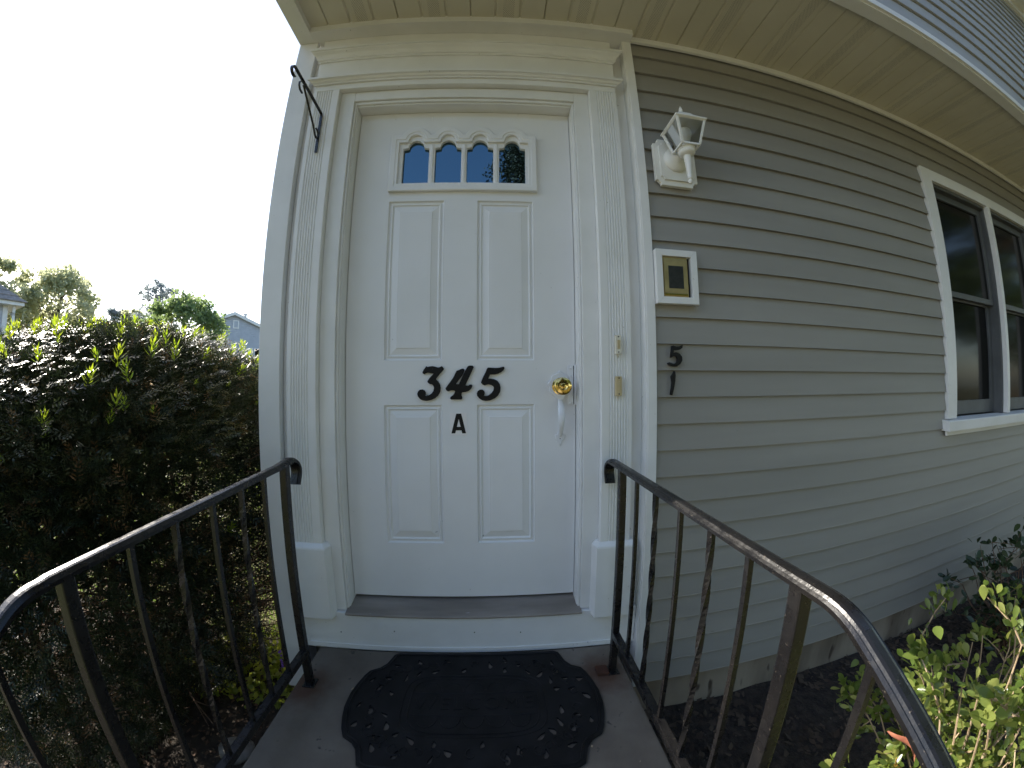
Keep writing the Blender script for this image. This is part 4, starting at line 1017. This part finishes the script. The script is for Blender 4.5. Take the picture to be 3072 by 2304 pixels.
tree('ash_tree', 'airy light green tree between the left roof and the hedge', -60.3, 34, 9.4, 2.9, 6.0, MT['treeA'], 80, 80, .32, 52)
tree('distant_tree', 'small glare-paled grey green tree top low above the hedge', -53.6, 60, 11.6, 2.0, 6.0, MT['conifer'], 40, 70, .40, 53)
tree('distant_tree', 'small pale tree top just left of the blue green conifer', -51.8, 58, 11.6, 1.6, 6.0, MT['treeA'], 40, 70, .36, 54)
tree('blue_conifer', 'blue green conifer top above the dark leafy tree', -49.3, 46, 12.4, 2.2, 6.5, MT['conifer'], 60, 60, .26, 55)
tree('linden_tree', 'dense dark green leafy tree left of the gabled house', -46.1, 27, 6.9, 2.4, 4.4, MT['treeB'], 90, 110, .22, 56)
tree('spruce_tree', 'tall dark spruce standing across from the door, mirrored in its panes', 0, 0, 18.0, 4.0, 16.5, MT['spruce'], 420, 240, .17, 57, True, (2.45, -13.5))

tree('occluder_tree', 'unseen broad green tree added behind the stoop to block sky, mirrored in the twin window', 0, 0, 10.5, 3.6, 8.5, MT['treeB'], 120, 90, .34, 61, xy=(11.0, -8.0))  # added out-of-view trees: block skylight on the door, darken the window reflection
tree('occluder_tree', 'unseen broad green tree added to block sky, nearer the walkway end, behind the stoop', 0, 0, 10.0, 3.4, 8.0, MT['treeB'], 120, 90, .34, 62, xy=(7.2, -13.0))
tree('occluder_tree', 'unseen broad green tree added to block sky, farthest along the lawn behind the stoop', 0, 0, 11.0, 4.0, 9.0, MT['treeB'], 120, 90, .36, 63, xy=(17.0, -4.5))
tree('occluder_tree', 'unseen broad green tree added to block sky, across the lawn on the hedge side of the walkway', 0, 0, 8.0, 3.6, 6.5, MT['treeB'], 120, 90, .34, 64, xy=(-7.5, -13.5))
tree('occluder_tree', 'unseen low round tree added to block sky, far beyond the end of the walkway', 0, 0, 7.0, 4.0, 6.0, MT['treeB'], 120, 90, .36, 65, xy=(-1.5, -19.0))

# ------------------------------------------------------------------ neighbouring houses
def oriented(az, d, turn=0):
    x, y = pol(az, d); a = R_(az + turn); rx = Vector((math.cos(a), -math.sin(a), 0)); fy = Vector((math.sin(a), math.cos(a), 0))
    return Vector((x, y, 0)), rx, fy
def place(o, org, rx, fy):
    o.matrix_world = Matrix(((rx.x, fy.x, 0, org.x), (rx.y, fy.y, 0, org.y), (0, 0, 1, 0), (0, 0, 0, 1)))
g_org, g_rx, g_fy = oriented(-39.9, 40)
gh = empty('gabled_house', g_org, 'pale grey gabled house seen beyond the hedge beside the corner board', 'house')
gh.rotation_euler = (0, 0, math.atan2(g_rx.y, g_rx.x))
def sub(mb_, name, mat, parent, bevel=0):
    o = mb_.build(name, mat, None, bevel); o.parent = parent; return o
PKZ, PIT = 8.35, .44; HWD = 4.2
eave = PKZ - HWD * PIT
w_ = MB(); w_.py([(-HWD, GZ), (HWD, GZ), (HWD, eave), (0, PKZ), (-HWD, eave)], 0, 9); gw = sub(w_, 'wall', MT['far_siding'], gh)
for k in range(46):                                                # lap siding courses
    z = GZ + .2 + k * .19
    hw = HWD if z < eave else (PKZ - z) / PIT
    if hw < .3: break
    o = MB().px([(-.012, z), (-.03, z + .002), (-.012, z + .185)], -hw + .02, hw - .02).build('siding_board', MT['far_siding'], None); o.parent = gw
rf = MB()
for s in (-1, 1):
    rf.py([(0, PKZ + .16), (s * (HWD + .35), PKZ + .16 - (HWD + .35) * PIT), (s * (HWD + .35), PKZ - .0 - (HWD + .35) * PIT), (0, PKZ)], -.30, 9.3)
sub(rf, 'roof', MT['roof'], gh)
rk = MB()
for s in (-1, 1):
    rk.py([(0, PKZ + .10), (s * (HWD + .34), PKZ + .10 - (HWD + .34) * PIT), (s * (HWD + .34), PKZ - .16 - (HWD + .34) * PIT), (0, PKZ - .16)], -.36, -.305)
sub(rk, 'rake_board', MT['far_trim'], gh)
vt = sub(MB().box(-.12, .42, -.07, -.02, 6.9, 7.72), 'gable_vent', MT['far_trim'], gh)
o = MB().box(-.02, .32, -.085, -.071, 7.0, 7.62).build('vent_louvre', MT['far_siding'], None); o.parent = vt
sub(MB().lathe([(.13, 0), (.13, .55), (.2, .56), (.2, .68), (.12, .70)], (1.0, 1.2, PKZ - .35), 'Z', 10), 'vent_pipe', MT['far_trim'], gh)
gwn = sub(MB().box(1.88, 2.86, -.06, -.015, 3.55, 5.05), 'window', MT['far_trim'], gh)
for z0, z1 in ((3.62, 4.26), (4.32, 4.98)):
    o = MB().box(1.97, 2.77, -.075, -.061, z0, z1).build('window_pane', MT['wpane'], None); o.parent = gwn
sub(MB().box(1.36, 1.80, -.06, -.015, 3.55, 5.05), 'shutter', MT['far_trim'], gh)
sub(MB().box(HWD - .16, HWD + .04, -.05, .15, GZ, eave), 'corner_board', MT['far_trim'], gh)

l_org, l_rx, l_fy = oriented(-63.7, 24, -14)
lh = empty('hip_roof_house', l_org, 'pale neighbouring house corner with brown shingle roof at the left edge', 'house')
lh.rotation_euler = (0, 0, math.atan2(l_rx.y, l_rx.x))
EZ = 4.75
lw = sub(MB().box(-9, -.62, .55, 9, GZ, EZ), 'wall', MT['far_siding'], lh)
for k in range(26):
    z = GZ + .2 + k * .19
    o = MB().px([(.548, z), (.53, z + .002), (.548, z + .185)], -9, -.80).build('siding_board', MT['far_siding'], None); o.parent = lw
m = MB(); m.loft([[(-9.5, 0, EZ), (0, 0, EZ), (0, 9.5, EZ), (-9.5, 9.5, EZ)], [(-9.5, 0, EZ + .16), (0, 0, EZ + .16), (0, 9.5, EZ + .16), (-9.5, 9.5, EZ + .16)]])
sub(m, 'eave', MT['far_trim'], lh)
for k in range(14):                                                # shingle courses up the hip
    t0 = k * .34; m = MB()
    m.loft([[(-9.6 + t0, -.1 + t0, EZ + .162 + t0 * .8), (.1 - t0, -.1 + t0, EZ + .162 + t0 * .8), (.1 - t0, 9.6 - t0, EZ + .162 + t0 * .8), (-9.6 + t0, 9.6 - t0, EZ + .162 + t0 * .8)],
            [(-9.6 + t0, -.1 + t0, EZ + .20 + t0 * .8), (.1 - t0, -.1 + t0, EZ + .20 + t0 * .8), (.1 - t0, 9.6 - t0, EZ + .20 + t0 * .8), (-9.6 + t0, 9.6 - t0, EZ + .20 + t0 * .8)],
            [(-9.25 + t0, .25 + t0, EZ + .165 + (t0 + .34) * .8), (-.25 - t0, .25 + t0, EZ + .165 + (t0 + .34) * .8), (-.25 - t0, 9.25 - t0, EZ + .165 + (t0 + .34) * .8), (-9.25 + t0, 9.25 - t0, EZ + .165 + (t0 + .34) * .8)]])
    sub(m, 'shingle_course', MT['roof'], lh)
sub(MB().box(-.80, -.58, .50, .72, GZ, EZ), 'corner_board', MT['far_trim'], lh)
sub(MB().box(-.42, -.30, .30, .40, GZ, EZ).box(-.42, -.30, .30, .62, EZ - .45, EZ - .30), 'downspout', MT['far_trim'], lh)

# ------------------------------------------------------------------ litter on the stoop and the mulch
r5 = np.random.default_rng(71)
def litter(name, x0, x1, y0, y1, z, n, size, mat, lab, avoid=None):
    P_ = np.stack([r5.uniform(x0, x1, n), r5.uniform(y0, y1, n), np.full(n, z)], 1)
    D_ = rand_dirs(n, r5); D_[:, 2] = np.abs(D_[:, 2]) * .25; D_ = unit(D_)
    L_ = size * r5.uniform(.5, 1.5, n); V, F = leaf_quads(P_, D_, np.tile(np.array([[0, 0, 1.]]), (n, 1)) + rand_dirs(n, r5) * .4, L_, L_ * r5.uniform(.2, .4, n))
    tag(np_mesh(name, V, F, mat, None, np.repeat(r5.random(n), 4)), lab, 'litter', kind='stuff')
litter('stoop_litter', -.56, .58, -1.0, -.1, .0015, 60, .010, MT['tan_twig'], 'tiny dry leaf bits scattered on the concrete stoop')
litter('mulch_chips', .62, 3.6, -1.9, -.08, GZ + .012, 5200, .035, MT['bark'], 'dark bark mulch chips covering the bed right of the stoop')
litter('fallen_needles', -2.2, -.60, -1.4, .3, GZ + .014, 2500, .022, MT['twig'], 'dry brown needles on the soil under the hedge')
